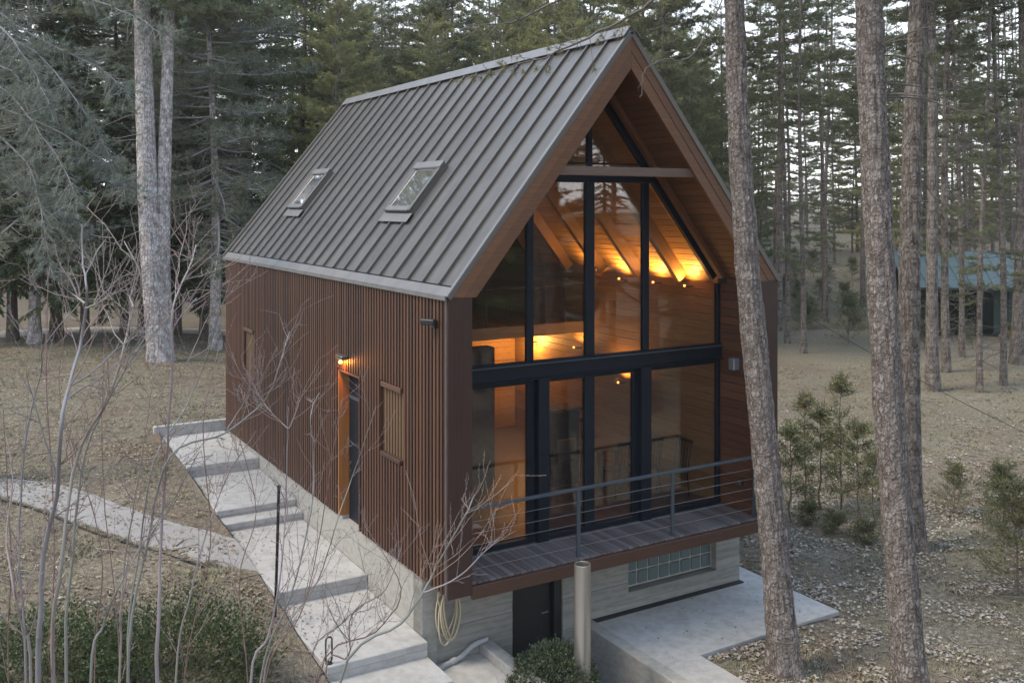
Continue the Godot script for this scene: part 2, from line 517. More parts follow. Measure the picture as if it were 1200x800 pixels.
func make_ground() -> void:
	var nz := noise(41, 0.35, 4)
	var big := noise(42, 0.05, 3)
	var mid := noise(43, 0.28, 4)
	var xs := axis_steps([[-220, 16], [-30, 1.2], [-9, 0.25], [15, 1.0], [48, 14], [280, 0]], [-1.47, -1.43, -0.3, 2.86, 2.90, 3.72, 3.76, 6.72, 6.76])
	var zs := axis_steps([[-280, 14], [-42, 1.2], [-15, 0.25], [8, 1.2], [34, 14], [160, 0]], [-12.05, -12.0, -0.95, 0.84, 0.88, 4.0, 4.05])
	var s := Soup.new()
	for z: float in zs:
		for x: float in xs:
			var y := ground_height(x, z)
			var cut := 0.0
			if x > -1.44 and x < 6.3 and z > -12.02 and z < -0.6: cut = 1.6      # under the cabin and its terraces
			if x > -1.44 and x < 2.88 and z > -0.97 and z < 4.02: cut = 1.6        # the sunken court
			if x > 2.88 and x < 6.73 and z > -12.0 and z < 0.86: cut = 0.5
			if x > 2.88 and x < 3.73 and z < 4.02 and z > 0: cut = 0.5
			if cut == 0.0: y += nz.get_noise_2d(x * 2.0, z * 2.0) * 0.05
			s.v.append(Vector3(x, y - cut, z))
			var p := big.get_noise_2d(x, z)
			var q := mid.get_noise_2d(x, z)
			var col := Color(0.25, 0.218, 0.178)
			col = col.lerp(Color(0.265, 0.25, 0.175), clampf(0.5 + p * 1.4 + q * 0.7, 0, 1) * 0.75)
			col = col.lerp(Color(0.39, 0.36, 0.31), clampf(q * 1.6 - 0.2, 0, 1) * 0.6)
			col = col.lerp(Color(0.24, 0.185, 0.135), clampf(-q * 2.2 - p * 0.8, 0, 1) * 0.8)
			# thin moss and undergrowth on the ground of the wood itself
			var wood := clampf(big.get_noise_2d(x * 2.0 + 50, z * 2.0) * 3.0 + 0.6, 0, 1) if Vector2(x - 3, z + 4).length() > 38.0 else 0.0
			col = col.lerp(Color(0.15, 0.155, 0.095), wood * 0.8)
			s.c.append(col)
	var nx := xs.size()
	for j in zs.size() - 1:
		for k in nx - 1:
			var a := j * nx + k
			s.i.append_array([a, a + 1, a + nx + 1, a, a + nx + 1, a + nx])
	s.n.resize(s.v.size())
	for j in zs.size():
		for k in nx:
			var a := j * nx + k
			var dx: Vector3 = s.v[j * nx + mini(k + 1, nx - 1)] - s.v[j * nx + maxi(k - 1, 0)]
			var dz: Vector3 = s.v[mini(j + 1, zs.size() - 1) * nx + k] - s.v[maxi(j - 1, 0) * nx + k]
			s.n[a] = dz.cross(dx).normalized()
	var gnd := part("ground", s.mesh(), M.soil, self)
	tag(gnd, "", "", "", "structure")
	# dirt road far behind the spruces, and the gravel path that reaches the steps
	var road := part("dirt_road", ribbon([Vector3(-60, 0, -36), Vector3(-20, 0, -33.5), Vector3(2, 0, -32.6), Vector3(8, 0, -33.5), Vector3(12, 0, -37), Vector3(13, 0, -60)], 2.6, 0.03), M.dirt_road, self)
	tag(road, "", "", "", "structure")
	var path := part("gravel_path", ribbon([Vector3(-16, 0, -12.6), Vector3(-9, 0, -11.2), Vector3(-4.9, 0, -9.55), Vector3(-2.9, 0, -6.6), Vector3(-1.46, 0, -4.6), Vector3(-0.5, 0, -3.4)], 1.2, 0.03, -1.475), M.gravel, self)
	tag(path, "", "", "", "structure")
	# a thin dark edging strip along the path's near side
	var e := Soup.new()
	var line := smooth_path([Vector3(-16, 0, -12.6), Vector3(-9, 0, -11.2), Vector3(-4.9, 0, -9.55), Vector3(-2.9, 0, -6.6), Vector3(-1.46, 0, -4.45)], 8)
	var pp := []
	for k in line.size() - 2:
		var dd: Vector3 = (line[k + 1] - line[maxi(k - 1, 0)]).normalized()
		pp.append(line[k] + Vector3(-dd.z, 0, dd.x) * 0.60)
	for k in pp.size():
		pp[k].y = ground_height(pp[k].x, pp[k].z) + 0.012
	var rr := []
	for k in pp: rr.append(0.02)
	e.tube(pp, rr, 6, Color.WHITE, true)
	tag(part("path_edging", e.mesh(), M.black_matt, self), "thin dark edging strip along the gravel path", "edging")

func axis_steps(spans: Array, extra: Array) -> Array:
	var out := []
	for k in spans.size() - 1:
		var a: float = spans[k][0]
		while a < spans[k + 1][0] - 0.001:
			out.append(a)
			a += spans[k][1]
	out.append(float(spans[-1][0]))
	for v in extra: out.append(float(v))
	out.sort()
	return out

func ribbon(pts: Array, wide: float, lift: float, stop_x := 999.0) -> Mesh:
	var p := smooth_path(pts, 12)
	var s := Soup.new()
	var nz := noise(51, 0.4, 3)
	var across := 6
	for k in p.size():
		var d: Vector3 = (p[mini(k + 1, p.size() - 1)] - p[maxi(k - 1, 0)]).normalized()
		var sd := Vector3(-d.z, 0, d.x)
		for j in across + 1:
			var f := float(j) / across - 0.5
			var q: Vector3 = p[k] + sd * f * wide * (1.0 + 0.12 * nz.get_noise_2d(k * 2.0, j * 9.0))
			q.x = minf(q.x, stop_x)
			q.y = ground_height(q.x, q.z) + lift - (0.09 if absf(f) > 0.49 else 0.0)
			s.v.append(q); s.n.append(Vector3.UP); s.c.append(Color.WHITE)
	for k in p.size() - 1:
		for j in across:
			var a := k * (across + 1) + j
			s.i.append_array([a, a + across + 2, a + 1, a, a + across + 1, a + across + 2])
	return s.mesh()

# ------------------------------------------------------------------ the cabin
func make_cabin() -> void:
	var c := thing("cabin", "brown timber cabin with a steep metal gable roof and a tall glazed front", "cabin")
	var sl := sqrt(XC * XC + (HR - HE) * (HR - HE))
	# --- left wall: a dark backing with upright slats, openings for a door and two louvred windows
	var wall := holder("side_wall", c)
	var openings := [[-10.03, -9.31, 1.44, 2.61], [-4.1, -3.12, -0.7, 2.53], [-2.22, -1.48, 1.47, 2.61]]
	# backing boards around the openings
	var zz := -LEN
	for o in openings:
		board("backing", wall, Vector3(0.06, 0.0, zz), Vector3(0.34, 4.07, o[0]), M.wall_back)
		board("backing", wall, Vector3(0.06, o[3], o[0]), Vector3(0.34, 4.07, o[1]), M.wall_back)
		if o[2] > 0: board("backing", wall, Vector3(0.06, 0.0, o[0]), Vector3(0.34, o[2], o[1]), M.wall_back)
		zz = o[1]
	board("backing", wall, Vector3(0.06, 0.0, zz), Vector3(0.34, 4.07, -0.06), M.wall_back)
	var n := 106
	for k in n:
		var z := -LEN + 0.055 + (LEN - 0.1) * k / (n - 1.0)
		var m: Material = M["slat%d" % rng.randi_range(0, 5)]
		var lo := 0.0
		var hi := 4.075
		var pieces := [[lo + rng.randf_range(-0.006, 0.006), hi]]
		for o in openings:
			if z > o[0] - 0.03 and z < o[1] + 0.03:
				pieces = [[o[3] + 0.01, hi]]
				if o[2] > 0: pieces.append([lo, o[2] - 0.01])
		for q in pieces:
			board("slat", wall, Vector3(-0.016, q[0], z - 0.031), Vector3(0.058, q[1], z + 0.031), m, 0.004)
	board("corner_trim", wall, Vector3(-0.015, 0.0, -0.035), Vector3(0.06, 4.07, -0.004), M.flashing)
	# louvred windows in the slat wall
	for o in [openings[0], openings[2]]:
		var wn := holder("louvred_window", c)
		board("backing", wn, Vector3(0.16, o[2], o[0]), Vector3(0.20, o[3], o[1]), M.black_matt)
		board("lintel", wn, Vector3(-0.035, o[3] - 0.075, o[0] - 0.005), Vector3(0.16, o[3], o[1] + 0.005), M.slat2, 0.006)
		board("sill", wn, Vector3(-0.045, o[2], o[0] - 0.005), Vector3(0.16, o[2] + 0.06, o[1] + 0.005), M.slat5, 0.006)
		for k in 7:
			var z: float = lerpf(o[0] + 0.05, o[1] - 0.05, k / 6.0)
			board("slat", wn, Vector3(0.03, o[2] + 0.06, z - 0.034), Vector3(0.09, o[3] - 0.075, z + 0.034), M.shutter, 0.005)
	# side door recess
	var od: Array = openings[1]
	var dr := holder("side_door", c)
	board("jamb", dr, Vector3(-0.02, 0.0, od[0] - 0.0), Vector3(0.42, od[3] - 0.03, od[0] + 0.035), M.reveal)
	board("jamb", dr, Vector3(-0.02, 0.0, od[1] - 0.035), Vector3(0.30, od[3] - 0.03, od[1]), M.slat0)
	board("lintel", dr, Vector3(-0.02, od[3] - 0.03, od[0]), Vector3(0.42, od[3], od[1]), M.slat2)
	board("leaf", dr, Vector3(0.17, -0.63, od[0] + 0.037), Vector3(0.22, od[3] - 0.032, od[1] - 0.037), M.frame, 0.004)
	board("glazing_bar", dr, Vector3(0.155, 2.02, od[0] + 0.04), Vector3(0.169, 2.08, od[1] - 0.04), M.rail_paint)
	rod("handle", dr, [Vector3(0.13, 0.35, -3.28), Vector3(0.13, 1.0, -3.28)], 0.014, M.grey_metal)
	board("threshold", dr, Vector3(0.05, -0.66, od[0] + 0.037), Vector3(0.36, -0.632, od[1] - 0.037), M.plinth)
	# --- the end boards of both side walls, and the walls on the other sides
	board("end_board", c, Vector3(0.0, -0.03, -0.003), Vector3(0.375, 4.12, 0.03), M.end_board, 0.004)
	board("end_board", c, Vector3(5.865, -0.03, -0.003), Vector3(6.24, 4.12, 0.03), M.end_board, 0.004)
	board("inner_lining", c, Vector3(0.345, 0.0, -LEN + 0.2), Vector3(0.375, 4.3, -0.006), M.plank1)
	var rw := holder("right_wall", c)
	board("cladding", rw, Vector3(5.93, 0.0, -LEN), Vector3(6.24, 4.07, -0.006), M.slat1)
	var np := 29
	for k in np:
		var y0 := 0.0 + 4.12 * k / np
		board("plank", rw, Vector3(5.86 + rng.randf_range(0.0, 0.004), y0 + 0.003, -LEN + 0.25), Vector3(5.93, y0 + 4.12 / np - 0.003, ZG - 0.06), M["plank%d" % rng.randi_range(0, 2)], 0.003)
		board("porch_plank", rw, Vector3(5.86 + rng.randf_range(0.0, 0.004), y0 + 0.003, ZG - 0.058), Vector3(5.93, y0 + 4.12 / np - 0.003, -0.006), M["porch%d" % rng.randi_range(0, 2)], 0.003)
	part("back_wall", prism(PackedVector2Array([Vector2(0.02, 0), Vector2(6.22, 0), Vector2(6.22, 4.0), Vector2(3.12, 7.8), Vector2(0.02, 4.0)]), -LEN, -LEN + 0.2), M.slat1, c)
	# --- roof
	var roof := holder("roof", c)
	for side in [-1, 1]:
		slope_board("rafter_deck", roof, side, 0.02, sl - 0.28, -0.30, -0.045, -LEN, -0.012, M.slat1)
		slope_board("underlay", roof, side, 0.0, sl - 0.03, -0.04, 0.0, -LEN - 0.06, -0.02, M.black_matt)
	var zs := [0.035]
	for k in 23:
		var z := -0.37 - 0.524 * k
		if z < -LEN + 0.1: break
		zs.append(z)
	zs.append(-LEN - 0.07)
	for k in zs.size() - 1:
		slope_board("roof_panel", roof, -1, 0.16, sl - 0.02, 0.004, 0.018 + rng.randf_range(0.0, 0.004), zs[k + 1] + 0.002, zs[k] - 0.002, M["roof%d" % rng.randi_range(0, 2)])
		if k > 0: slope_board("seam", roof, -1, 0.14, sl - 0.04, 0.02, 0.054, zs[k] - 0.010, zs[k] + 0.010, M.seam)
		if k > 0: slope_board("seam_cap", roof, -1, 0.14, sl - 0.04, 0.054, 0.066, zs[k] - 0.013, zs[k] + 0.018, M.seam, 0.002)
	for k in 4:
		slope_board("roof_panel", roof, 1, 0.05, sl - 0.02, 0.004, 0.02, -LEN - 0.07 + k * 2.93, -LEN - 0.08 + (k + 1) * 2.93, M.roof0)
	# eaves: a snow board in front of the panels' ends and the bent flashing with its drip
	slope_board("eaves_flashing", roof, -1, -0.02, 0.135, 0.004, 0.03, -LEN - 0.07, 0.035, M.flashing, 0.004)
	board("eaves_drip", roof, Vector3(-0.06, 4.045, -LEN - 0.07), Vector3(-0.028, 4.115, 0.035), M.flashing, 0.004)
	board("eaves_drip", roof, Vector3(-0.027, 4.078, -LEN - 0.05), Vector3(0.30, 4.10, -0.01), M.flashing)
	board("eaves_drip", roof, Vector3(6.27, 4.06, -LEN - 0.07), Vector3(6.30, 4.13, 0.035), M.flashing, 0.004)
	# verge trims front and back, ridge cap
	slope_board("verge_trim", roof, -1, -0.02, sl, 0.02, 0.034, 0.0, 0.062, M.flashing, 0.003)
	slope_board("verge_trim", roof, 1, -0.02, sl, 0.02, 0.034, 0.0, 0.062, M.seam, 0.003)
	slope_board("verge_trim", roof, -1, -0.02, sl, -0.05, 0.02, 0.052, 0.064, M.seam, 0.003)
	slope_board("verge_trim", roof, 1, -0.02, sl, -0.05, 0.02, 0.052, 0.064, M.seam, 0.003)
	slope_board("verge_trim", roof, -1, -0.02, sl, 0.0, 0.075, -LEN - 0.12, -LEN - 0.075, M.seam, 0.004)
	slope_board("ridge_cap", roof, -1, sl - 0.17, sl + 0.052, 0.069, 0.081, -LEN - 0.12, 0.07, M.flashing, 0.003)
	slope_board("ridge_cap", roof, 1, sl - 0.17, sl + 0.05, 0.067, 0.079, -LEN - 0.12, 0.07, M.flashing, 0.003)
	# two skylights
	for q in [[1.38, 2.43, -3.93, -2.9], [1.43, 2.50, -9.47, -8.53]]:
		var sk := holder("skylight", c)
		var s0: float = q[0]
		var s1: float = q[1]
		var z0: float = q[2]
		var z1: float = q[3]
		slope_board("kerb", sk, -1, s0, s1, 0.02, 0.10, z0, z1, M.seam)
		slope_board("pane", sk, -1, s0 + 0.08, s1 - 0.08, 0.10, 0.122, z0 + 0.075, z1 - 0.075, M.skylight_glass)
		slope_board("side_frame", sk, -1, s0, s1, 0.101, 0.145, z0 - 0.01, z0 + 0.075, M.seam, 0.008)
		slope_board("side_frame", sk, -1, s0, s1, 0.101, 0.145, z1 - 0.075, z1 + 0.01, M.seam, 0.008)
		slope_board("head_cover", sk, -1, s1 - 0.13, s1 + 0.02, 0.123, 0.165, z0 - 0.015, z1 + 0.015, M.flashing, 0.01)
		slope_board("foot_frame", sk, -1, s0 - 0.01, s0 + 0.09, 0.101, 0.15, z0 + 0.076, z1 - 0.076, M.flashing, 0.008)
		slope_board("apron", sk, -1, s0 - 0.20, s0 - 0.012, 0.069, 0.078, z0 - 0.06, z1 + 0.06, M.flashing, 0.003)
	# --- gable trim: two boards on each slope, mitred at the ridge
	var gb := holder("gable_trim", c)
	var k1 := (HR - HE) / XC
	for side in [-1.0, 1.0]:
		var mk := func(top: float, bot: float, z0: float, z1: float, m: Material) -> void:
			var xa := 0.02
			var poly := PackedVector2Array()
			var y_top := HR - top
			var y_bot := HR - bot
			var xs := clampf((4.075 - (y_top - k1 * XC)) / k1, xa, 1.0)
			var xe := (4.075 - (y_bot - k1 * XC)) / k1
			for p: Vector2 in [Vector2(xs, y_top - k1 * (XC - xs)), Vector2(XC - 0.002, y_top), Vector2(XC - 0.002, y_bot), Vector2(xe, 4.075)]:
				poly.append(p if side < 0 else Vector2(W - p.x, p.y))
			part("fascia_board", prism(poly, z0, z1), m, gb)
		mk.call(0.035, 0.305, -0.01, 0.05, M.fascia0 if side < 0 else M.fascia1)
		mk.call(0.312, 0.565, -0.01, 0.042, M.fascia1 if side < 0 else M.fascia0)
	board("tie_beam", c, Vector3(1.85, 5.79, -0.14), Vector3(4.42, 5.925, -0.015), M.tie_wood, 0.006)
	# --- ceiling and soffit: boards along the house under both slopes
	var cl := holder("ceiling", c)
	slope_board("lining", cl, -1, 0.2, sl - 0.35, -0.335, -0.302, -LEN + 0.2, -0.012, M.ceil1)
	for k in 33:
		var s0 := 0.22 + k * 0.132
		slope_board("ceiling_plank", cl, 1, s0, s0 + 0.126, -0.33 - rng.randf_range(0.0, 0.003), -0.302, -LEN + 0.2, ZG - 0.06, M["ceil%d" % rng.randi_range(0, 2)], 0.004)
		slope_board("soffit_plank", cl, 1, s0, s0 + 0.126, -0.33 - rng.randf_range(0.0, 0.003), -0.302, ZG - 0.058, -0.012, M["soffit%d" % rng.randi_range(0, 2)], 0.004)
	for k in 9:
		var z := -0.62 - k * 1.22
		if k == 0: continue
		for side in [-1, 1]:
			slope_board("rafter", cl, side, 0.25, sl - 0.42, -0.56, -0.336, z - 0.06, z + 0.06, M.beam_wood, 0.006)
	for side in [-1, 1]:
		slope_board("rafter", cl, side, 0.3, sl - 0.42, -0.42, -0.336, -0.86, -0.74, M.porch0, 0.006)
	# --- glazing
	make_glazing(c, k1)
	# --- deck
	var dk := holder("deck", c)
	var nb := 54
	for k in nb:
		var x0 := 0.38 + 5.48 * k / nb
		board("deck_board", dk, Vector3(x0 + 0.005, 0.085, -0.95), Vector3(x0 + 5.48 / nb - 0.005, 0.115 + rng.randf_range(-0.003, 0.003), -0.032 + rng.randf_range(0, 0.012)), M["deck%d" % rng.randi_range(0, 2)], 0.004)
	board("edge_beam", dk, Vector3(0.378, -0.10, -0.03), Vector3(5.862, 0.082, 0.035), M.deck_edge, 0.006)
	board("underside", dk, Vector3(0.378, -0.06, -1.3), Vector3(5.862, 0.08, -0.032), M.slat0)
	# interior floor
	board("interior_floor", c, Vector3(0.38, 0.0, -LEN + 0.2), Vector3(5.86, 0.11, -1.31), M.deck_edge)
	# --- railing with cables
	var rl := holder("railing", c)
	var zr := -0.10
	for x in [0.41, 2.24, 4.05, 5.82]:
		board("post", rl, Vector3(x - 0.03, 0.118, zr - 0.02), Vector3(x + 0.03, 1.10, zr + 0.02), M.rail_paint, 0.005)
	board("handrail", rl, Vector3(0.38, 1.10, zr - 0.03), Vector3(5.855, 1.145, zr + 0.03), M.rail_paint, 0.008)
	for k in 5:
		var y := 0.27 + k * 0.165
		rod("cable", rl, [Vector3(0.38, y, zr), Vector3(5.855, y, zr)], 0.0035, M.cable_steel, 6)
	# --- interior: mezzanine, stair wall, stove wall
	var mz := holder("mezzanine", c)
	board("slab", mz, Vector3(0.38, 2.72, -LEN + 0.2), Vector3(5.855, 2.82, -5.05), M.plank1)
	board("edge_board", mz, Vector3(0.38, 2.66, -5.048), Vector3(5.855, 2.90, -5.0), M.pale_wood, 0.005)
	for k in 12: board("baluster", mz, Vector3(0.6 + k * 0.47, 2.90, -5.04), Vector3(0.62 + k * 0.47, 3.65, -5.02), M.black)
	board("top_rail", mz, Vector3(0.38, 3.65, -5.05), Vector3(5.855, 3.69, -5.01), M.black)
	var iw := holder("partition", c)
	for k in 18: board("plank", iw, Vector3(0.38, 0.12 + k * 0.144, -8.0), Vector3(5.855, 0.12 + k * 0.144 + 0.138, -7.96), M["plank%d" % rng.randi_range(0, 2)])
	board("stove_wall", c, Vector3(2.2, 0.115, -4.5), Vector3(3.15, 2.65, -4.2), M.stone_dark)
	# --- basement
	make_basement(c)

func make_glazing(c: Node, k1: float) -> void:
	var gz := holder("glazing", c)
	var z0 := ZG - 0.06
	var z1 := ZG + 0.02
	var f: Material = M.frame
	var top_at := func(x: float) -> float: return HR - 0.60 - k1 * absf(x - XC)
	# posts of the upper part, cut under the slope
	for q in [[0.38, 0.46, 1.0], [1.87, 1.99, 1.0], [2.98, 3.15, 1.0], [4.14, 4.27, 1.0], [5.785, 5.86, 1.0]]:
		var xm: float = (q[0] + q[1]) / 2
		var t: float = minf(top_at.call(q[0]), top_at.call(q[1]))
		if xm > 2.9 and xm < 3.3: t = 5.71
		t = minf(t, 5.71)
		board("post", gz, Vector3(q[0], 2.93, z0), Vector3(q[1], t, z1), f, 0.005)
	board("post", gz, Vector3(3.02, 5.85, z0), Vector3(3.11, top_at.call(3.0) - 0.05, z1), f, 0.005)
	board("transom", gz, Vector3(1.78, 5.71, z0), Vector3(4.46, 5.85, z1 + 0.005), f, 0.005)
	board("transom", gz, Vector3(1.95, 6.0, z0), Vector3(4.25, 6.03, z1 - 0.01), f)
	# sloping frames
	for side in [-1, 1]:
		slope_board("sloping_frame", gz, side, 0.30, 4.55, -0.47, -0.35, z0 - 0.002, z1 + 0.008, f, 0.005)
	# middle beam: a steel channel standing proud, with a bright top flange
	board("middle_beam", gz, Vector3(0.378, 2.66, z0), Vector3(5.862, 2.93, z1 + 0.03), f, 0.004)
	board("beam_flange", gz, Vector3(0.378, 2.885, z1 + 0.031), Vector3(5.862, 2.90, z1 + 0.10), M.rail_paint, 0.003)
	board("beam_flange", gz, Vector3(0.378, 2.66, z1 + 0.031), Vector3(5.862, 2.675, z1 + 0.10), M.frame, 0.003)
	# lower posts, sill and head
	for q in [[0.38, 0.46], [1.88, 2.00], [2.96, 3.15], [5.785, 5.86]]:
		board("post", gz, Vector3(q[0], 0.20, z0), Vector3(q[1], 2.66, z1), f, 0.005)
	for q in [[2.02, 2.22], [4.03, 4.24]]:
		board("post", gz, Vector3(q[0], 0.118, z0 - 0.02), Vector3(q[1], 2.66, z1 + 0.10), f, 0.006)
	board("post", gz, Vector3(3.93, 0.20, z0), Vector3(4.03, 2.66, z1), f, 0.005)
	board("post", gz, Vector3(4.24, 0.20, z0), Vector3(4.30, 2.66, z1), f, 0.005)
	board("post", gz, Vector3(2.22, 0.20, z0), Vector3(2.27, 2.66, z1), f, 0.005)
	board("sill", gz, Vector3(0.38, 0.118, z0), Vector3(5.862, 0.20, z1 + 0.012), f, 0.005)
	for q in [[0.46, 1.88], [2.27, 2.96], [3.15, 3.93], [4.30, 5.785]]:
		board("head", gz, Vector3(q[0], 2.58, z0 + 0.004), Vector3(q[1], 2.66, z1 - 0.004), f, 0.004)
	# panes
	var pz := ZG - 0.03
	var pane := func(poly: Array) -> void:
		var pv := PackedVector2Array()
		for p in poly: pv.append(p)
		var m := part("pane", prism(pv, pz, pz + 0.012), M.glass, gz)
		m.cast_shadow = GeometryInstance3D.SHADOW_CASTING_SETTING_ON
		part("inner_pane", prism(pv, pz - 0.024, pz - 0.016), M.glass, gz)
	for q in [[0.46, 1.88], [2.27, 2.96], [3.15, 3.93], [4.30, 5.785]]:
		pane.call([Vector2(q[0], 0.20), Vector2(q[1], 0.20), Vector2(q[1], 2.58), Vector2(q[0], 2.58)])
	var up := func(x: float) -> float: return HR - 0.72 - k1 * absf(x - XC)
	pane.call([Vector2(0.46, 2.93), Vector2(1.87, 2.93), Vector2(1.87, up.call(1.87)), Vector2(0.46, up.call(0.46))])
	pane.call([Vector2(1.99, 2.93), Vector2(2.98, 2.93), Vector2(2.98, 5.71), Vector2(1.99 , minf(5.71, up.call(1.99)))])
	pane.call([Vector2(3.15, 2.93), Vector2(4.14, 2.93), Vector2(4.14, 5.71), Vector2(3.15, 5.71)])
	pane.call([Vector2(4.27, 2.93), Vector2(5.785, 2.93), Vector2(5.785, up.call(5.785)), Vector2(4.27, 5.71)])
	pane.call([Vector2(3.11, 5.85), Vector2(4.2, 5.85), Vector2(3.11, up.call(3.11))])
	pane.call([Vector2(2.04, 5.85), Vector2(3.02, 5.85), Vector2(3.02, up.call(3.02))])

func make_basement(c: Node) -> void:
	var b := holder("basement_wall", c)
	var z := -0.91
	# board-marked concrete courses, left and right of the door and round the glass blocks
	var y := -2.5
	var row := 0
	while y < -0.07:
		var y1 := minf(y + 0.165, -0.065)
		for q in [[0.05, 1.58, 99.0], [2.50, 6.27, 1.0]]:
			var segs := [[q[0], q[1]]]
			if q[2] < 2.0 and y1 > -0.99: segs = [[2.50, 3.80], [5.72, 6.27]]
			for s in segs:
				if y1 <= -1.34 and s[0] > 2.9: continue
				board("course", b, Vector3(s[0], y, z - 0.28), Vector3(s[1], y1 - 0.004, z + [0.0, 0.004, -0.003, 0.002][row % 4]), M["formed%d" % rng.randi_range(0, 2)])
		y += 0.165
		row += 1
	board("core", b, Vector3(0.055, -2.5, -10.0), Vector3(1.58, -0.064, z - 0.285), M.plinth)
	board("core", b, Vector3(2.50, -2.5, -10.0), Vector3(6.265, -0.064, z - 0.34), M.plinth)
	# side plinth in two lengths, either side of the door threshold
	board("plinth", b, Vector3(0.05, -1.6, -3.11), Vector3(0.30, 0.0, -0.905), M.plinth, 0.008)
	board("plinth", b, Vector3(0.05, -1.6, -LEN), Vector3(0.30, 0.0, -4.11), M.plinth, 0.008)
	board("jamb", b, Vector3(0.052, -0.66, -4.108), Vector3(0.34, 0.0, -4.07), M.riser)
	# black steel door and its frame
	var d := holder("basement_door", c)
	board("leaf", d, Vector3(1.60, -2.38, -1.08), Vector3(2.34, -0.10, -1.03), M.black, 0.006)
	board("frame", d, Vector3(2.36, -2.40, -1.12), Vector3(2.50, -0.07, -0.94), M.black, 0.006)
	board("frame", d, Vector3(1.58, -2.40, -1.12), Vector3(1.60, -0.07, -0.94), M.black)
	rod("handle", d, [Vector3(2.27, -1.02, -1.03), Vector3(2.27, -1.02, -0.97), Vector3(2.15, -1.02, -0.97)], 0.011, M.grey_metal)
	# glass block window
	var gw := holder("glass_block_window", c)
	board("backing", gw, Vector3(3.80, -0.99, -1.20), Vector3(5.72, -0.066, -1.17), M.black_matt)
	board("mortar", gw, Vector3(3.801, -0.985, -1.168), Vector3(5.719, -0.067, -1.03), M.slab)
	for r in 4:
		for k in 8:
			var x0 := 3.84 + k * 0.234
			var y0 := -0.955 + r * 0.238
			if y0 > -0.2: continue
			board("glass_block", gw, Vector3(x0, y0, -1.06), Vector3(x0 + 0.208, y0 + 0.214, -1.005), M.block_glass, 0.014)
	# black drain channel along the foot
	board("drain_channel", c, Vector3(3.06, -1.34, -0.905), Vector3(6.27, -1.292, -0.80), M.black_matt)

# ------------------------------------------------------------------ steps, court, patio
func make_outworks() -> void:
	var st := holder("terrace_steps", self)
	tag(st, "", "", "", "structure")
	var xo := -1.47
	# [z far, z near, top]
	for q in [[-12.0, -9.08, -0.12], [-9.08, -6.56, -0.36], [-6.56, -6.15, -0.5], [-6.15, -2.95, -0.645], [-2.95, -0.70, -0.87], [-0.70, 0.10, -1.08]]:
		board("terrace_slab", st, Vector3(xo + rng.randf_range(-0.02, 0.02), q[2] - 0.11, q[0] - 0.02), Vector3(0.045, q[2], q[1] + 0.015), M.slab, 0.012)
		board("riser", st, Vector3(xo + 0.03, q[2] - 0.9, q[0]), Vector3(0.042, q[2] - 0.112, q[1]), M.riser)
	board("back_kerb", st, Vector3(-1.58, -0.4, -12.16), Vector3(0.30, 0.14, -12.022), M.slab, 0.01)
	# sunken court in front of the basement
	var ct := holder("court", self)
	tag(ct, "", "", "", "structure")
	board("floor_slab", ct, Vector3(0.047, -1.9, -0.90), Vector3(1.0, -1.335, 4.0), M.slab, 0.01)
	board("floor_slab", ct, Vector3(-1.44, -1.9, 0.118), Vector3(0.045, -1.34, 4.0), M.slab, 0.01)
	board("well_kerb", ct, Vector3(1.002, -2.55, -0.905), Vector3(1.22, -1.20, 4.0), M.slab, 0.012)
	board("well_floor", ct, Vector3(1.222, -2.6, -1.1), Vector3(2.84, -2.42, 4.0), M.riser)
	board("retaining_wall", ct, Vector3(2.84, -2.6, -0.905), Vector3(3.06, -1.285, 4.0), M.plinth, 0.012)
	# patio to the right
	var pt := holder("patio", self)
	tag(pt, "", "", "", "structure")
	board("patio_slab", pt, Vector3(3.062, -1.55, -0.798), Vector3(6.76, -1.305, 0.88), M.slab, 0.012)
	board("patio_slab", pt, Vector3(3.062, -1.55, 0.882), Vector3(3.74, -1.303, 4.0), M.slab, 0.012)
	board("patio_slab", pt, Vector3(6.275, -1.55, -3.2), Vector3(6.76, -1.307, -0.80), M.slab, 0.012)

# ------------------------------------------------------------------ trees
func rand_unit() -> Vector3:
	var z := rng.randf_range(-1, 1)
	var a := rng.randf() * TAU
	var r := sqrt(1 - z * z)
	return Vector3(r * cos(a), r * sin(a), z)

func vary(c: Color, amount: float) -> Color:
	var k := 1.0 + rng.randf_range(-amount, amount)
	return Color(c.r * k * (1 + rng.randf_range(-0.1, 0.1)), c.g * k, c.b * k * (1 + rng.randf_range(-0.12, 0.12)))

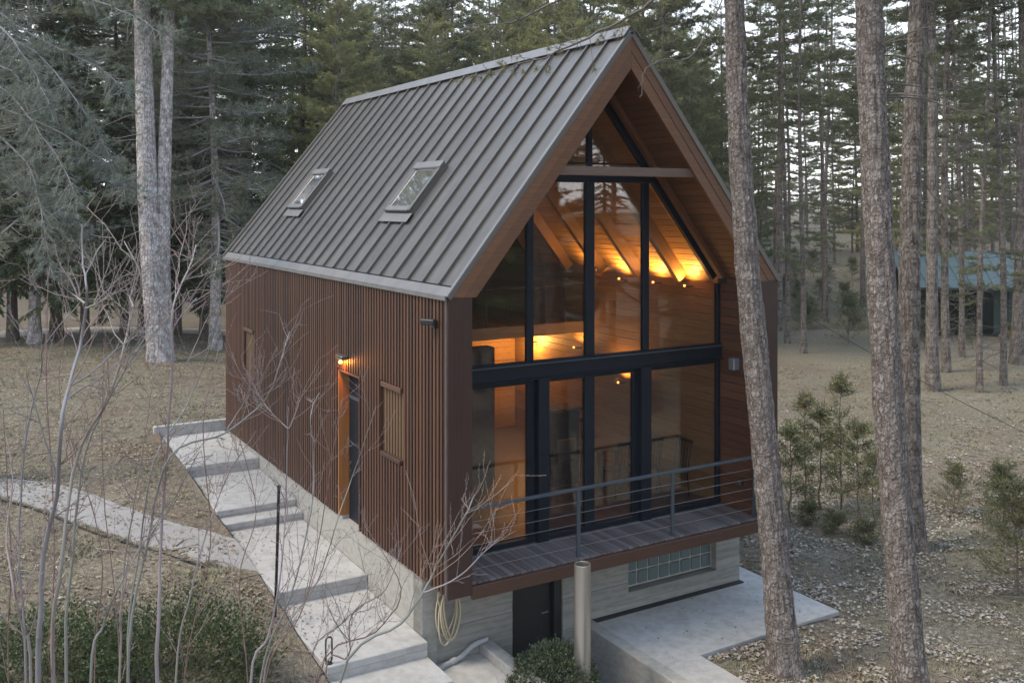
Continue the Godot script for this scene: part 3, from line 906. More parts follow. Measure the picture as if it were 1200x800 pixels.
# one pine bough along +x, about 2.6 m long: [wood, needles]
func pine_bough(twigs: int, col: Color, wood: Color, density := 1.0) -> Array:
	var w := Soup.new()
	var f := Soup.new()
	var length := 2.6
	var main := []
	var rad := []
	var wob := Vector3(0, rng.randf_range(-0.2, 0.2), rng.randf_range(-0.35, 0.35))
	for k in 8:
		var t := k / 7.0
		main.append(Vector3(length * t, -0.30 * t + 0.42 * t * t, 0) + wob * sin(t * 3.0) * 0.6 + rand_unit() * 0.04 * t)
		rad.append(lerpf(0.035, 0.006, t))
	w.tube(main, rad, 5, wood)
	for k in twigs:
		var t := rng.randf_range(0.22, 1.0)
		var seg := minf(t * 7.0, 6.99)
		var p: Vector3 = main[int(seg)].lerp(main[int(seg) + 1], seg - int(seg))
		var sd := -1.0 if k % 2 else 1.0
		var d := Vector3(rng.randf_range(0.3, 0.8), rng.randf_range(-0.15, 0.4), sd * rng.randf_range(0.4, 1.0)).normalized()
		if t > 0.93: d = Vector3(1, 0.25, rng.randf_range(-0.3, 0.3)).normalized()
		var len := rng.randf_range(0.35, 1.0) * (1.25 - 0.75 * t)
		var e := p + d * len + Vector3(0, 0.08 * len, 0)
		var mid := p + d * len * 0.5 + rand_unit() * 0.05
		w.tube([p, mid, e], [0.009, 0.006, 0.003], 3, wood)
		var shade := vary(col, 0.25)
		for j in int(5 * density):
			var u := rng.randf_range(0.35, 1.0)
			var q := mid.lerp(e, u * 2 - 1) if u > 0.5 else p.lerp(mid, u * 2)
			q += rand_unit() * 0.1
			var nd := (d * 0.8 + Vector3.UP * 0.35 + rand_unit() * 0.4).normalized()
			for b in 11:
				var dir := (nd * 0.55 + rand_unit() * 0.85).normalized() * rng.randf_range(0.10, 0.19)
				f.blade(q, dir, dir.cross(rand_unit()).normalized() * 0.011, vary(shade, 0.2))
	return [w.mesh(), f.mesh()]

# one spruce bough along +x, drooping, 2.4 m
func spruce_bough(col: Color, wood: Color) -> Array:
	var w := Soup.new()
	var f := Soup.new()
	var main := []
	var rad := []
	var bend := rng.randf_range(-0.3, 0.3)
	for k in 7:
		var t := k / 6.0
		main.append(Vector3(2.4 * t, -0.12 * t - 0.55 * t * t + 0.28 * t * t * t, bend * t * t) + rand_unit() * 0.03)
		rad.append(lerpf(0.03, 0.005, t))
	w.tube(main, rad, 4, wood)
	var n := 19
	for k in n:
		for sd in [-1.0, 1.0]:
			var t := clampf(0.1 + 0.9 * k / (n - 1.0) + rng.randf_range(-0.03, 0.03), 0.06, 1.0)
			var seg := minf(t * 6.0, 5.99)
			var p: Vector3 = main[int(seg)].lerp(main[int(seg) + 1], seg - int(seg))
			var len: float = (0.72 * (1.0 - t) + 0.16) * rng.randf_range(0.6, 1.15)
			var d := Vector3(rng.randf_range(0.45, 0.9), rng.randf_range(-0.35, 0.0), sd * rng.randf_range(0.6, 1.0)).normalized()
			var shade := vary(col, 0.3)
			for j in 6:
				var u := (j + rng.randf()) / 6.0
				var q := p + d * len * u + Vector3.DOWN * len * u * u * 0.35
				for b in 4:
					var dir := (d * 0.7 + Vector3(rng.randf_range(-0.3, 0.6), rng.randf_range(-1.0, 0.15), rng.randf_range(-1, 1)) * 0.75).normalized() * rng.randf_range(0.09, 0.17)
					f.blade(q, dir, dir.cross(rand_unit()).normalized() * 0.020, vary(shade, 0.2))
	return [w.mesh(), f.mesh()]

# a trunk path: knots at even heights
func trunk_mesh(pts: Array, rad: Array, sides: int, rough := 0.0, flare := 0.0) -> Mesh:
	var s := Soup.new()
	var nz := noise(rng.randi(), 1.0, 3)
	var rings := pts.size()
	var foot: Vector3 = pts[0]
	for k in rings:
		for j in sides:
			var a := TAU * j / sides
			var o := Vector3(cos(a), 0, sin(a))
			var r: float = rad[k]
			var h: float = pts[k].y - foot.y
			r *= 1.0 + flare * exp(-h * 2.2) * (1.0 + 0.6 * sin(a * 5.0 + 1.0))
			if rough > 0: r += rough * (nz.get_noise_3d(o.x * 3.2, pts[k].y * 1.3, o.z * 3.2) + 0.6 * nz.get_noise_3d(o.x * 9.0, pts[k].y * 3.0, o.z * 9.0))
			s.v.append(pts[k] + o * r); s.n.append(o); s.c.append(Color.WHITE)
	for k in rings - 1:
		for j in sides:
			var a := k * sides + j
			var b := k * sides + (j + 1) % sides
			s.i.append_array([a, b, b + sides, a, b + sides, a + sides])
	var st := SurfaceTool.new()
	st.create_from_arrays([s.v, null, null, null, null, null, null, null, null, null, null, null, s.i])
	st.generate_normals()
	return st.commit()

func trunk_path(height: float, r0: float, r1: float, rings: int, lean: Vector3, wobble: float) -> Array:
	var p := []
	var r := []
	var ph := rng.randf() * TAU
	for k in rings:
		var t := k / (rings - 1.0)
		p.append(Vector3(0, height * t, 0) + lean * t + Vector3(sin(ph + t * 5.0), 0, cos(ph * 1.7 + t * 4.0)) * wobble * t * (1.2 - t))
		r.append(lerpf(r0, r1, pow(t, 0.8)))
	return [p, r]

func on_path(p: Array, t: float) -> Vector3:
	var s := clampf(t, 0, 0.9999) * (p.size() - 1)
	return p[int(s)].lerp(p[int(s) + 1], s - int(s))

# dead and live boughs on a trunk; returns [branch mesh, crown mesh]
func dress(path: Array, height: float, from: float, boughs: Array, step: float, per: int, reach0: float, reach1: float, tilt0: float, tilt1: float, dead: int, dead_from: float, wood: Color, dead_len := 1.4, wisps := 0) -> Array:
	var ws := SurfaceTool.new()
	var fs := SurfaceTool.new()
	ws.begin(Mesh.PRIMITIVE_TRIANGLES)
	fs.begin(Mesh.PRIMITIVE_TRIANGLES)
	var y := from
	var turn := 0.0
	while y < height - 0.2:
		var t := (y - from) / (height - from)
		for k in per:
			turn += TAU / per + rng.randf_range(-0.5, 0.5)
			var size: float = lerpf(reach0, reach1, t) * rng.randf_range(0.5, 1.2) / 2.6
			if rng.randf() < 0.06: size *= 0.5
			var tl := lerpf(tilt0, tilt1, t) + rng.randf_range(-0.2, 0.2)
			var bs := Basis(Vector3.UP, turn) * Basis(Vector3(0, 0, 1), tl)
			bs = bs * Basis.from_scale(Vector3(size, size, size * rng.randf_range(0.85, 1.15)))
			var xf := Transform3D(bs, on_path(path, (y + rng.randf_range(-0.2, 0.2)) / height))
			var q: Array = boughs[rng.randi() % boughs.size()]
			ws.append_from(q[0], 0, xf)
			fs.append_from(q[1], 0, xf)
		turn += 0.6
		y += step * rng.randf_range(0.8, 1.2)
	for k in wisps:      # a few small live boughs low on the bare trunk
		var yy := rng.randf_range(4.0, from)
		var size := rng.randf_range(0.2, 0.6)
		var xf := Transform3D(Basis(Vector3.UP, rng.randf() * TAU) * Basis(Vector3(0, 0, 1), rng.randf_range(-0.4, 0.2)) * Basis.from_scale(Vector3.ONE * size), on_path(path, yy / height))
		var q: Array = boughs[rng.randi() % boughs.size()]
		ws.append_from(q[0], 0, xf)
		fs.append_from(q[1], 0, xf)
	# dead branches: thin, crooked, bare
	var d := Soup.new()
	for k in dead:
		var yy := rng.randf_range(dead_from, from + (height - from) * 0.25)
		var a := rng.randf() * TAU
		var p: Vector3 = on_path(path, yy / height)
		var dir := Vector3(cos(a), rng.randf_range(-0.35, 0.25), sin(a)).normalized()
		crooked(d, p, dir, dead_len * rng.randf_range(0.25, 1.2), 0.016, wood, 1)
	if dead > 0: ws.append_from(d.mesh(), 0, Transform3D.IDENTITY)
	return [ws.commit(), fs.commit()]

func crooked(s: Soup, p: Vector3, dir: Vector3, length: float, r: float, col: Color, deep: int) -> void:
	var pts := [p]
	var rad := [r]
	var n := 5
	var d := dir
	for k in n:
		d = (d + rand_unit() * 0.28 + Vector3.DOWN * 0.05).normalized()
		pts.append(pts[-1] + d * length / n)
		rad.append(lerpf(r, r * 0.25, (k + 1.0) / n))
		if deep > 0 and rng.randf() < 0.75:
			var sd := (d + rand_unit() * 0.9).normalized()
			crooked(s, pts[-1], sd, length * rng.randf_range(0.25, 0.5), rad[-1] * 0.6, col, deep - 1)
	s.tube(pts, rad, 4, col)

var protos := {}

func make_kind(key: String, height: float, r0: float, from: float, boughs: Array, bark: Material, opts: Dictionary) -> void:
	var root := Node3D.new()
	var tp := trunk_path(height, r0, 0.03, opts.get("rings", 24), Vector3(rng.randf_range(-0.5, 0.5), 0, rng.randf_range(-0.5, 0.5)), opts.get("wobble", 0.25))
	part("trunk", trunk_mesh(tp[0], tp[1], opts.get("sides", 12), 0.012, 0.25), bark, root)
	var dd := dress(tp[0], height, from, boughs, opts.step, opts.per, opts.reach0, opts.reach1, opts.tilt0, opts.tilt1, opts.dead, opts.dead_from, opts.get("dead_col", Color(0.10, 0.085, 0.075)), opts.get("dead_len", 1.4), opts.get("wisps", 6))
	part("branches", dd[0], M.twigs, root)
	part("crown", dd[1], M.needles, root)
	protos[key] = root

func plant(key: String, called: String, label: String, where: Vector3, turn: float, size: float, group: String, category := "tree") -> Node3D:
	var o: Node3D = protos[key].duplicate()
	o.name = numbered(called)
	add_child(o)
	o.position = where
	o.rotation.y = turn
	o.scale = Vector3(size, size, size)
	tag(o, label, category, group)
	return o

func make_forest() -> void:
	var pine_wood := Color(0.13, 0.105, 0.09)
	var pb := []
	for k in 4: pb.append(pine_bough(34, Color(0.155, 0.17, 0.092), pine_wood))
	var pg := []
	for k in 3: pg.append(pine_bough(38, Color(0.185, 0.20, 0.095), Color(0.17, 0.145, 0.125)))
	var pl := []
	for k in 3: pl.append(pine_bough(38, Color(0.30, 0.295, 0.13), Color(0.2, 0.17, 0.14)))  # low sunlight on the far crowns is painted into this needle colour
	var py := []
	for k in 3: py.append(pine_bough(34, Color(0.155, 0.175, 0.125), Color(0.27, 0.265, 0.26), 0.6))
	var sp := []
	for k in 3: sp.append(spruce_bough(Color(0.062, 0.092, 0.046), Color(0.06, 0.05, 0.04)))
	var so := []
	for k in 3: so.append(spruce_bough(Color(0.092, 0.120, 0.046), Color(0.07, 0.06, 0.05)))
	make_kind("pine_tall", 26.0, 0.21, 12.5, pb, M.bark_far, {"step": 0.62, "per": 5, "reach0": 3.4, "reach1": 1.4, "tilt0": -0.15, "tilt1": 0.45, "dead": 60, "dead_from": 2.2})
	make_kind("pine_slim", 25.0, 0.135, 12.0, pb, M.bark_far, {"wisps": 26, "step": 0.95, "per": 3, "reach0": 2.2, "reach1": 1.2, "tilt0": -0.15, "tilt1": 0.45, "dead": 80, "dead_from": 1.4, "wobble": 0.5})
	make_kind("pine_leafy", 19.0, 0.17, 2.6, pg, M.bark_far, {"step": 0.55, "per": 5, "reach0": 3.2, "reach1": 1.2, "tilt0": -0.1, "tilt1": 0.5, "dead": 30, "dead_from": 1.0})
	make_kind("pine_sun_tinted", 18.0, 0.16, 3.0, pl, M.bark_far, {"step": 0.6, "per": 5, "reach0": 3.0, "reach1": 1.2, "tilt0": -0.1, "tilt1": 0.5, "dead": 30, "dead_from": 1.0})
	make_kind("pine_grey", 17.0, 0.24, 5.6, py, M.bark_grey, {"step": 0.6, "per": 5, "reach0": 4.6, "reach1": 1.6, "tilt0": -0.35, "tilt1": 0.35, "dead": 60, "dead_from": 2.4, "dead_len": 2.6, "dead_col": Color(0.24, 0.235, 0.23)})
	make_kind("spruce_dark", 21.0, 0.24, 3.3, sp, M.bark_dark, {"step": 0.46, "per": 6, "reach0": 3.4, "reach1": 0.5, "tilt0": -0.22, "tilt1": 0.25, "dead": 14, "dead_from": 1.2, "dead_col": Color(0.05, 0.042, 0.036)})
	make_kind("spruce_olive", 17.0, 0.20, 3.0, so, M.bark_dark, {"step": 0.42, "per": 6, "reach0": 3.0, "reach1": 0.5, "tilt0": -0.25, "tilt1": 0.2, "dead": 10, "dead_from": 0.9, "dead_col": Color(0.05, 0.042, 0.036)})

	# trees one can point out: [px, base py or depth given, ...] set by depth
	var named := [
		["pine_tall", 1093, 35.1, 1.15, "straight brown pine trunk standing just left of the dark barn opening"],
		["pine_slim", 1109, 39.0, 1.25, "slender dark pine directly in front of the teal barn roof's left part"],
		["pine_slim", 1127, 43.0, 1.0, "thin pine before the middle of the teal-roofed barn"],
		["pine_slim", 1149, 34.8, 0.85, "very thin pale pine nearest the barn, rooted in open ground"],
		["pine_slim", 1176, 36.0, 0.95, "thin leaning pine left of the stout trunk at the picture's right edge"],
		["pine_tall", 1193, 41.0, 1.3, "stout pine trunk in front of the barn at the right edge"],
		["pine_slim", 942, 44.0, 1.0, "thin pine close beside the cabin's right eave"],
		["pine_tall", 912, 52.0, 1.0, "pine behind the cabin's right corner, half hidden by the leaning trunk"],
		["pine_slim", 1133, 60.0, 1.1, "far slim pine rising behind the barn roof"],
	]
	for q in named:
		var p := at(q[1], 300, q[2])
		p.y = ground_height(p.x, p.z) - 0.05
		plant(q[0], "pine_tree", q[4], p, rng.randf() * TAU, q[3], "pines right of the cabin")
	# the pine wood to the right and behind the cabin
	var placed := []
	var tries := 0
	var count := 0
	while count < 200 and tries < 9000:
		tries += 1
		var px := rng.randf_range(380, 1330)
		var depth := 40.0 + 105.0 * pow(rng.randf(), 0.8)
		if px > 1000 and depth < 58.0: continue
		if px > 880 and depth < 46.0: continue
		if px > 850 and rng.randf() < 0.5: continue
		if px > 820 and px < 1010 and depth > 62.0 and rng.randf() < 0.6: continue
		if px < 700 and depth < 44.0: continue
		var p := at(px, 300, depth)
		var free := true
		for o: Vector3 in placed:
			if Vector2(o.x - p.x, o.z - p.z).length() < 2.6 + depth * 0.012: free = false
		if not free: continue
		placed.append(p)
		p.y = ground_height(p.x, p.z) - 0.05
		var key: String = ["pine_tall", "pine_leafy", "pine_sun_tinted", "pine_sun_tinted"][rng.randi() % 4] if px < 860 else (["pine_tall", "pine_slim", "pine_slim", "pine_slim"][rng.randi() % 4] if depth < 70.0 else ["pine_slim", "pine_slim", "pine_slim", "pine_sun_tinted"][rng.randi() % 4])
		var zone := "above the far end of the cabin's roof"
		for zn in [[480, "above the left part of the roof ridge"], [590, "above the middle of the roof ridge"], [690, "just left of the gable peak"], [760, "right of the gable peak"], [850, "behind the leaning trunk"], [890, "between the leaning and the thick trunk"], [1010, "behind the two big trunks"], [1085, "behind the barn"]]:
			if px > zn[0]: zone = zn[1]
		var look: String = {"pine_tall": "tall high-crowned pine ", "pine_slim": "slim bare-stemmed pine ", "pine_leafy": "green leafy pine ", "pine_sun_tinted": "pine painted pale yellow-green as if sunlit "}[key]
		var side := ("far " if depth > 82.0 else "") + look + zone
		plant(key, "forest_pine", side, p, rng.randf() * TAU, rng.randf_range(0.8, 1.2), "pines of the wood right of the cabin" if px > 850 else "pines behind the cabin roof")
		count += 1
	# the far wood that closes the view all round
	for k in 100:
		var fx := rng.randf_range(-220, 1420)
		if fx > 820 and k % (5 if fx < 1020 else 3) > 0: fx -= 420.0
		var p := at(fx, 300, rng.randf_range(88.0, 150.0))
		p.y = ground_height(p.x, p.z) - 0.05
		plant(["pine_leafy", "pine_tall", "pine_sun_tinted", "pine_leafy"][rng.randi() % 4], "distant_pine", "distant pine closing the view " + ("on the left" if fx < 264 else ("above the roof" if fx < 850 else "on the right")), p, rng.randf() * TAU, rng.randf_range(0.9, 1.25), "distant pines at the back")
	# spruces on the left, in front of the dirt road and beyond it
	var near_spruce := [
		[-40, 38.0, "spruce_dark", 1.0, "dark spruce cut by the picture's left edge"], [14, 37.5, "spruce_olive", 1.05, "olive spruce with a dark bare foot, first from the left edge"],
		[66, 38.0, "spruce_dark", 1.0, "tall dark spruce, second trunk from the left edge"], [99, 36.8, "spruce_olive", 0.92, "bushy spruce left of the grey twin trunk"],
		[146, 39.2, "spruce_olive", 0.9, "spruce close behind the grey twin trunk, low yellowish boughs"], [166, 42.0, "spruce_dark", 0.75, "dark spruce hidden mostly by the grey twin trunk"],
		[207, 41.0, "spruce_dark", 0.75, "dark spruce right of the grey twin trunk"], [238, 40.0, "spruce_olive", 0.95, "grey-green spruce beside the cabin's far corner"],
		[290, 44.0, "spruce_dark", 1.15, "dark spruce rising behind the cabin's far eave"], [345, 47.0, "spruce_olive", 1.25, "spruce above the far end of the metal roof"],
	]
	for q in near_spruce:
		var p := at(q[0], 300, q[1])
		p.y = ground_height(p.x, p.z) - 0.05
		plant(q[2], "spruce_tree", q[4], p, rng.randf() * TAU, q[3], "spruces behind the clearing on the left")
	for k in 46:
		var px := rng.randf_range(-180, 430)
		var depth := rng.randf_range(58.0, 100.0)
		var p := at(px, 300, depth)
		p.y = ground_height(p.x, p.z) - 0.05
		plant(["spruce_dark", "spruce_olive", "pine_tall"][rng.randi() % 3], "far_spruce", "tree beyond the dirt road, " + ("left of the twin trunk" if px < 170 else ("between twin trunk and cabin" if px < 262 else "above the cabin's far eave")), p, rng.randf() * TAU, rng.randf_range(0.9, 1.25), "trees beyond the dirt road")
	for q in [[40, 37.0, 1.0, "grey-green pine left of the twin trunk, drooping boughs"], [252, 37.5, 1.0, "grey-green pine behind the cabin's far corner"]]:
		var p := at(q[0], 300, q[1])
		p.y = ground_height(p.x, p.z) - 0.05
		plant("pine_grey", "grey_pine", q[3], p, rng.randf() * TAU, q[2], "grey pines on the left")
	# the wood behind the viewer, which the front glazing mirrors
	for q in [[8, 12], [11, 17], [6.5, 20], [14, 11], [16, 19], [12, 25], [20, 15], [21, 24], [17, 30], [9, 31], [25, 20], [26, 31], [13, 37], [20, 38], [30, 27], [-16, 10], [-19, 2]]:
		var p := Vector3(q[0] + rng.randf_range(-1, 1), 0, q[1] + rng.randf_range(-1, 1))
		p.y = ground_height(p.x, p.z) - 0.05
		plant(["pine_tall", "pine_leafy", "spruce_olive"][rng.randi() % 3], "mirrored_pine", "tree standing opposite the cabin front, seen mirrored in its glass", p, rng.randf() * TAU, rng.randf_range(0.8, 1.05), "trees mirrored in the glazing")
	make_big_trees(pb)


# a trunk through points seen at one depth, carried on above the frame
func seen_trunk(pts: Array, depth: float, r0: float, r_top: float, rings: int, height: float) -> Array:
	var w := []
	for q in pts: w.append(at(q[0], q[1], depth))
	w[0].y = ground_height(w[0].x, w[0].z) - 0.08
	var d: Vector3 = (w[-1] - w[-2]).normalized()
	w.append(w[-1] + d * 4.0 + Vector3(0.1, 0, 0.1))
	w.append(w[0] * Vector3(0, 1, 0) + Vector3(w[-1].x, height, w[-1].z) + Vector3(d.x, 0, d.z) * 4.0)
	var sm := smooth_path(w, 40)
	var p := []
	var r := []
	var foot: Vector3 = sm[0]
	var y_seen: float = at(0, 0, depth).y - foot.y
	for k in rings:
		var t := k / (rings - 1.0)
		p.append(on_path(sm, t) - foot)
		var h: float = p[-1].y
		r.append(maxf(0.03, lerpf(r0, r_top, h / y_seen) if h < y_seen else lerpf(r_top, 0.03, (h - y_seen) / (height - y_seen))))
	return [p, r, foot]

# a live branch along given points, with side twigs and needle tufts
func live_branch(pts: Array, r0: float, tufts: int, col: Color, wood: Color, spread := 0.5) -> Array:
	var p := smooth_path(pts, 6)
	var w := Soup.new()
	var f := Soup.new()
	for k in range(1, p.size()): p[k] += rand_unit() * 0.02
	var rad := []
	for k in p.size(): rad.append(lerpf(r0, 0.004, k / (p.size() - 1.0)))
	w.tube(p, rad, 6, wood)
	for k in tufts:
		var t := rng.randf_range(0.12, 1.0)
		var q := on_path(p, t)
		var ahead := (on_path(p, t + 0.05) - on_path(p, t - 0.05)).normalized()
		var d := (ahead * 0.6 + rand_unit() * 0.8 + Vector3.DOWN * 0.12).normalized()
		var e := q + d * spread * rng.randf_range(0.2, 1.0)
		w.tube([q, q.lerp(e, 0.5) + rand_unit() * 0.03, e], [0.006, 0.004, 0.0025], 3, wood)
		if rng.randf() < 0.22: continue
		var shade := vary(col, 0.3)
		for j in 3:
			var c := q.lerp(e, rng.randf_range(0.6, 1.0)) + rand_unit() * 0.03
			for b in 14:
				var dir := (d * 0.6 + rand_unit() * 0.8).normalized() * rng.randf_range(0.06, 0.13)
				f.blade(c, dir, dir.cross(rand_unit()).normalized() * 0.0035, vary(shade, 0.2))
	return [w.mesh(), f.mesh()]

func make_big_trees(pb: Array) -> void:
	# the trees close by, each with a trunk of its own as it leans in the photograph
	var list := [
		["leaning pine trunk crossing the cabin's right front corner", "bark_near", 13.9, [[922, 790], [898, 540], [873, 270], [861, 0]], 0.205, 0.135],
		["thick pine trunk rising from the lower right, nearest the viewer", "bark_near", 12.8, [[1072, 850], [1046, 530], [1030, 270], [1019, 0]], 0.205, 0.165],
		["pine trunk close behind the nearest right-hand trunk", "bark_far", 18.9, [[1071, 645], [1066, 480], [1067, 270], [1077, 0]], 0.215, 0.165],
	]
	var first := true
	for q in list:
		var tp := seen_trunk(q[3], q[2], q[4], q[5], 150, 22.0)
		var t := thing("pine_tree", q[0], "tree", tp[2], 0.0, "big pines near the cabin")
		part("trunk", trunk_mesh(tp[0], tp[1], 56, 0.032, 0.38), M[q[1]], t)
		var dd := dress(tp[0], 22.0, 14.5, pb, 0.7, 4, 2.6, 1.0, 0.1, 0.5, 0 if first else 14, 9.2, Color(0.11, 0.095, 0.085), 1.6)
		part("branches", dd[0], M.twigs, t)
		part("crown", dd[1], M.needles, t)
		if first:
			# low boughs reaching left over the ridge
			for lb in [[[862, -90, 13.9], [780, -10, 13.6], [700, 38, 13.4], [640, 66, 13.3], [545, 92, 13.2]], [[862, -60, 13.9], [800, -30, 13.0], [690, -12, 12.7], [600, 25, 12.5], [540, 30, 12.4]], [[862, -40, 13.9], [815, 60, 13.2], [775, 70, 13.0], [755, 84, 12.9], [752, 112, 12.9]]]:
				var pts := []
				for u in lb: pts.append(at(u[0], u[1], u[2]) - tp[2])
				var bare: bool = lb[1][1] > 0
				var l := live_branch(pts, 0.03 if not bare else 0.012, 60 if not bare else 5, Color(0.17, 0.165, 0.07), Color(0.12, 0.105, 0.09), 0.5 if not bare else 0.15)
				part("low_branch", l[0], M.twigs, t)
				if not bare: part("needles", l[1], M.needles, t)
		first = false
	# a pine just outside the left edge whose grey boughs hang into view
	var lt := seen_trunk([[-60, 520], [-58, 300], [-55, 0]], 19.0, 0.26, 0.2, 60, 18.0)
	var nl := thing("grey_pine", "pine at the upper left edge with drooping lichen-grey boughs", "tree", lt[2])
	part("trunk", trunk_mesh(lt[0], lt[1], 24, 0.02, 0.25), M.bark_grey, nl)
	for lb in [[-70, -40, 20, 30, 150, 110], [-60, 20, 40, 60, 130, 190], [-50, 80, 10, 110, 90, 235], [-40, 130, 30, 190, 60, 320], [-60, -80, 60, -20, 190, 40], [-50, 0, 0, 30, 60, 130], [-50, 110, 60, 150, 150, 220], [-45, 60, 20, 90, 40, 200], [-45, 170, 20, 210, 95, 270]]:
		var dz := rng.randf_range(-1.0, 1.0)
		var pts := [at(lb[0], lb[1], 19.0) - lt[2], at(lb[2], lb[3], 19.0 + dz) - lt[2], at(lb[4] * 0.7 + lb[2] * 0.3, lb[5] * 0.6 + lb[3] * 0.4, 18.8 + dz * 1.5) - lt[2], at(lb[4], lb[5], 18.6 + dz * 2.0) - lt[2]]
		var l := live_branch(pts, 0.026, 190, Color(0.175, 0.205, 0.16), Color(0.19, 0.19, 0.185), 0.62)
		part("bough", l[0], M.twigs, nl)
		part("needles", l[1], M.needles, nl)
	# grey twin-stemmed pine on the left
	var a := seen_trunk([[187, 422], [177, 300], [172, 200], [166, 0]], 33.7, 0.40, 0.27, 120, 22.0)
	var b := seen_trunk([[193, 421], [190, 300], [193, 170], [199, 0]], 33.9, 0.30, 0.17, 120, 22.0)
	var tw := thing("twin_pine", "grey pine with two stems from one foot, left of the cabin", "tree", a[2])
	for k in b[0].size(): b[0][k] += b[2] - a[2]
	part("trunk", trunk_mesh(a[0], a[1], 36, 0.02, 0.3), M.bark_grey, tw)
	part("trunk", trunk_mesh(b[0], b[1], 32, 0.02, 0.1), M.bark_grey, tw)
	var d := dress(a[0], 22.0, 13.2, pb, 0.55, 5, 4.4, 1.2, -0.15, 0.4, 22, 3.2, Color(0.17, 0.16, 0.155), 2.6)
	part("branches", d[0], M.twigs, tw)
	part("crown", d[1], M.needles, tw)

# ------------------------------------------------------------------ near plants
func stem(s: Soup, pts: Array, r0: float, r1: float, col: Color, twigs: int, tcol: Color) -> void:
	var p := smooth_path(pts, 5)
	for k in range(1, p.size()): p[k] += rand_unit() * 0.004
	var rad := []
	for k in p.size(): rad.append(lerpf(r0, r1, pow(k / (p.size() - 1.0), 0.8)))
	s.tube(p, rad, 7, col)
	if r0 > 0.0165:
		for k in 4:     # straight side branches
			var j := clampi(int(rng.randf_range(0.35, 0.95) * (p.size() - 1)), 1, p.size() - 2)
			var along: Vector3 = (p[j + 1] - p[j - 1]).normalized()
			var d := (along * 0.9 + rand_unit() * 0.7 + Vector3.UP * 0.2).normalized()
			var b := [p[j]]
			for u in 5: b.append(b[-1] + (d + rand_unit() * 0.13).normalized() * rng.randf_range(0.12, 0.24))
			var br := []
			for u in b.size(): br.append(lerpf(rad[j] * 0.55, 0.003, u / 5.0))
			s.tube(b, br, 5, col)
			for u in range(1, 6): twig(s, b[u], (d + rand_unit() * 0.8).normalized(), rng.randf_range(0.1, 0.4), 0.004, tcol, 0)
	for k in twigs:
		var t := rng.randf_range(0.25, 1.0)
		var j := clampi(int(t * (p.size() - 1)), 1, p.size() - 2)
		var along: Vector3 = (p[j + 1] - p[j - 1]).normalized()
		var d := (along * 0.75 + rand_unit() * 0.75 + Vector3.UP * 0.35).normalized()
		twig(s, p[j], d, rng.randf_range(0.18, 0.75) * (1.3 - t * 0.6), minf(rad[j] * 0.5, 0.006), tcol, 1)

func twig(s: Soup, p: Vector3, d: Vector3, length: float, r: float, col: Color, deep: int) -> void:
	var pts := [p]
	var rad := [r]
	var q := p
	for k in 5:
		d = (d + rand_unit() * 0.16 + Vector3.UP * 0.06).normalized()
		q += d * length / 5
		pts.append(q)
		rad.append(lerpf(r, 0.0016, (k + 1) / 5.0))
		if k < 4:  # buds
			s.tube([q, q + (d + rand_unit() * 0.7).normalized() * 0.02], [0.003, 0.001], 3, col)
		if deep > 0 and rng.randf() < 0.45:
			twig(s, q, (d + rand_unit() * 0.8).normalized(), length * rng.randf_range(0.3, 0.6), rad[-1] * 0.7, col, deep - 1)
	s.tube(pts, rad, 4, col)

func sapling(label: String, base_px: float, depth: float, stems: Array) -> void:
	var foot := at(base_px, 800, depth)
	foot.y = ground_height(foot.x, foot.z) - 0.05
	var t := thing("bare_sapling", label, "sapling", foot, 0.0, "leafless saplings in the left foreground")
	var main := true
	for q in stems:
		var s := Soup.new()
		var pts := []
		var dd: float = depth + q[0]
		var first := at(q[3][0], q[3][1], dd)
		if q[3][1] > 500:
			var b := Vector3(lerpf(foot.x, first.x, 0.25), foot.y, lerpf(foot.z, first.z, 0.25)) - foot
			if q[3][1] > 770: pts.append(b)
		for k in range(3, q.size()):
			pts.append(at(q[k][0], q[k][1], dd + (k - 3) * rng.randf_range(-0.12, 0.12)) - foot)
		var light := Color(0.21, 0.195, 0.185)
		if q[2] < 0.5: light = Color(0.19, 0.115, 0.105)
		stem(s, pts, q[1] * 0.78, maxf(0.0035, q[1] * 0.2), vary(light, 0.15), int(4 + pts.size() * 1.6), vary(Color(0.21, 0.165, 0.155), 0.15))
		part("stem", s.mesh(), M.bare_twigs, t)
		main = false

func bush(called: String, label: String, where: Vector3, size: Vector3, leaves: int, leaf_len: float, col: Color, category: String, group := "", ragged := 1.0) -> Node3D:
	var t := thing(called, label, category, where, 0.0, group)
	var f := Soup.new()
	var nz := noise(rng.randi(), 1.6, 3)
	for k in leaves:
		var u := rand_unit()
		if u.y < -0.55: continue
		var clump := 1.0 + ragged * (0.42 * nz.get_noise_3dv(u * 2.2) + 0.3 * nz.get_noise_3dv(u * 6.5))
		if nz.get_noise_3dv(u * 5.0 + Vector3(7, 0, 0)) < -0.28 / ragged: continue
		var depth := 1.0 - 0.22 * pow(rng.randf(), 2.0)
		var p := Vector3(u.x * size.x, (u.y * 0.62 + 0.38) * size.y, u.z * size.z) * clump * depth
		var d := (u * 0.7 + rand_unit() * 0.7 + Vector3.UP * 0.3).normalized() * leaf_len * rng.randf_range(0.7, 1.3)
		f.leaf(p, d, d.cross(rand_unit()).normalized() * leaf_len * 0.3, vary(col.lerp(Color(0.13, 0.13, 0.05), clampf(nz.get_noise_3dv(u * 4.0) * 1.4, 0, 0.6)), 0.45))
	part("foliage", f.mesh(), M.box_leaves, t)
	var w := Soup.new()
	for k in 14:
		var u := rand_unit()
		u.y = absf(u.y) * 0.9 + 0.2
		twig(w, Vector3.ZERO, u.normalized(), size.y * 0.85, 0.012, Color(0.12, 0.09, 0.07), 1)
	part("stem", w.mesh(), M.bare_twigs, t)
	return t

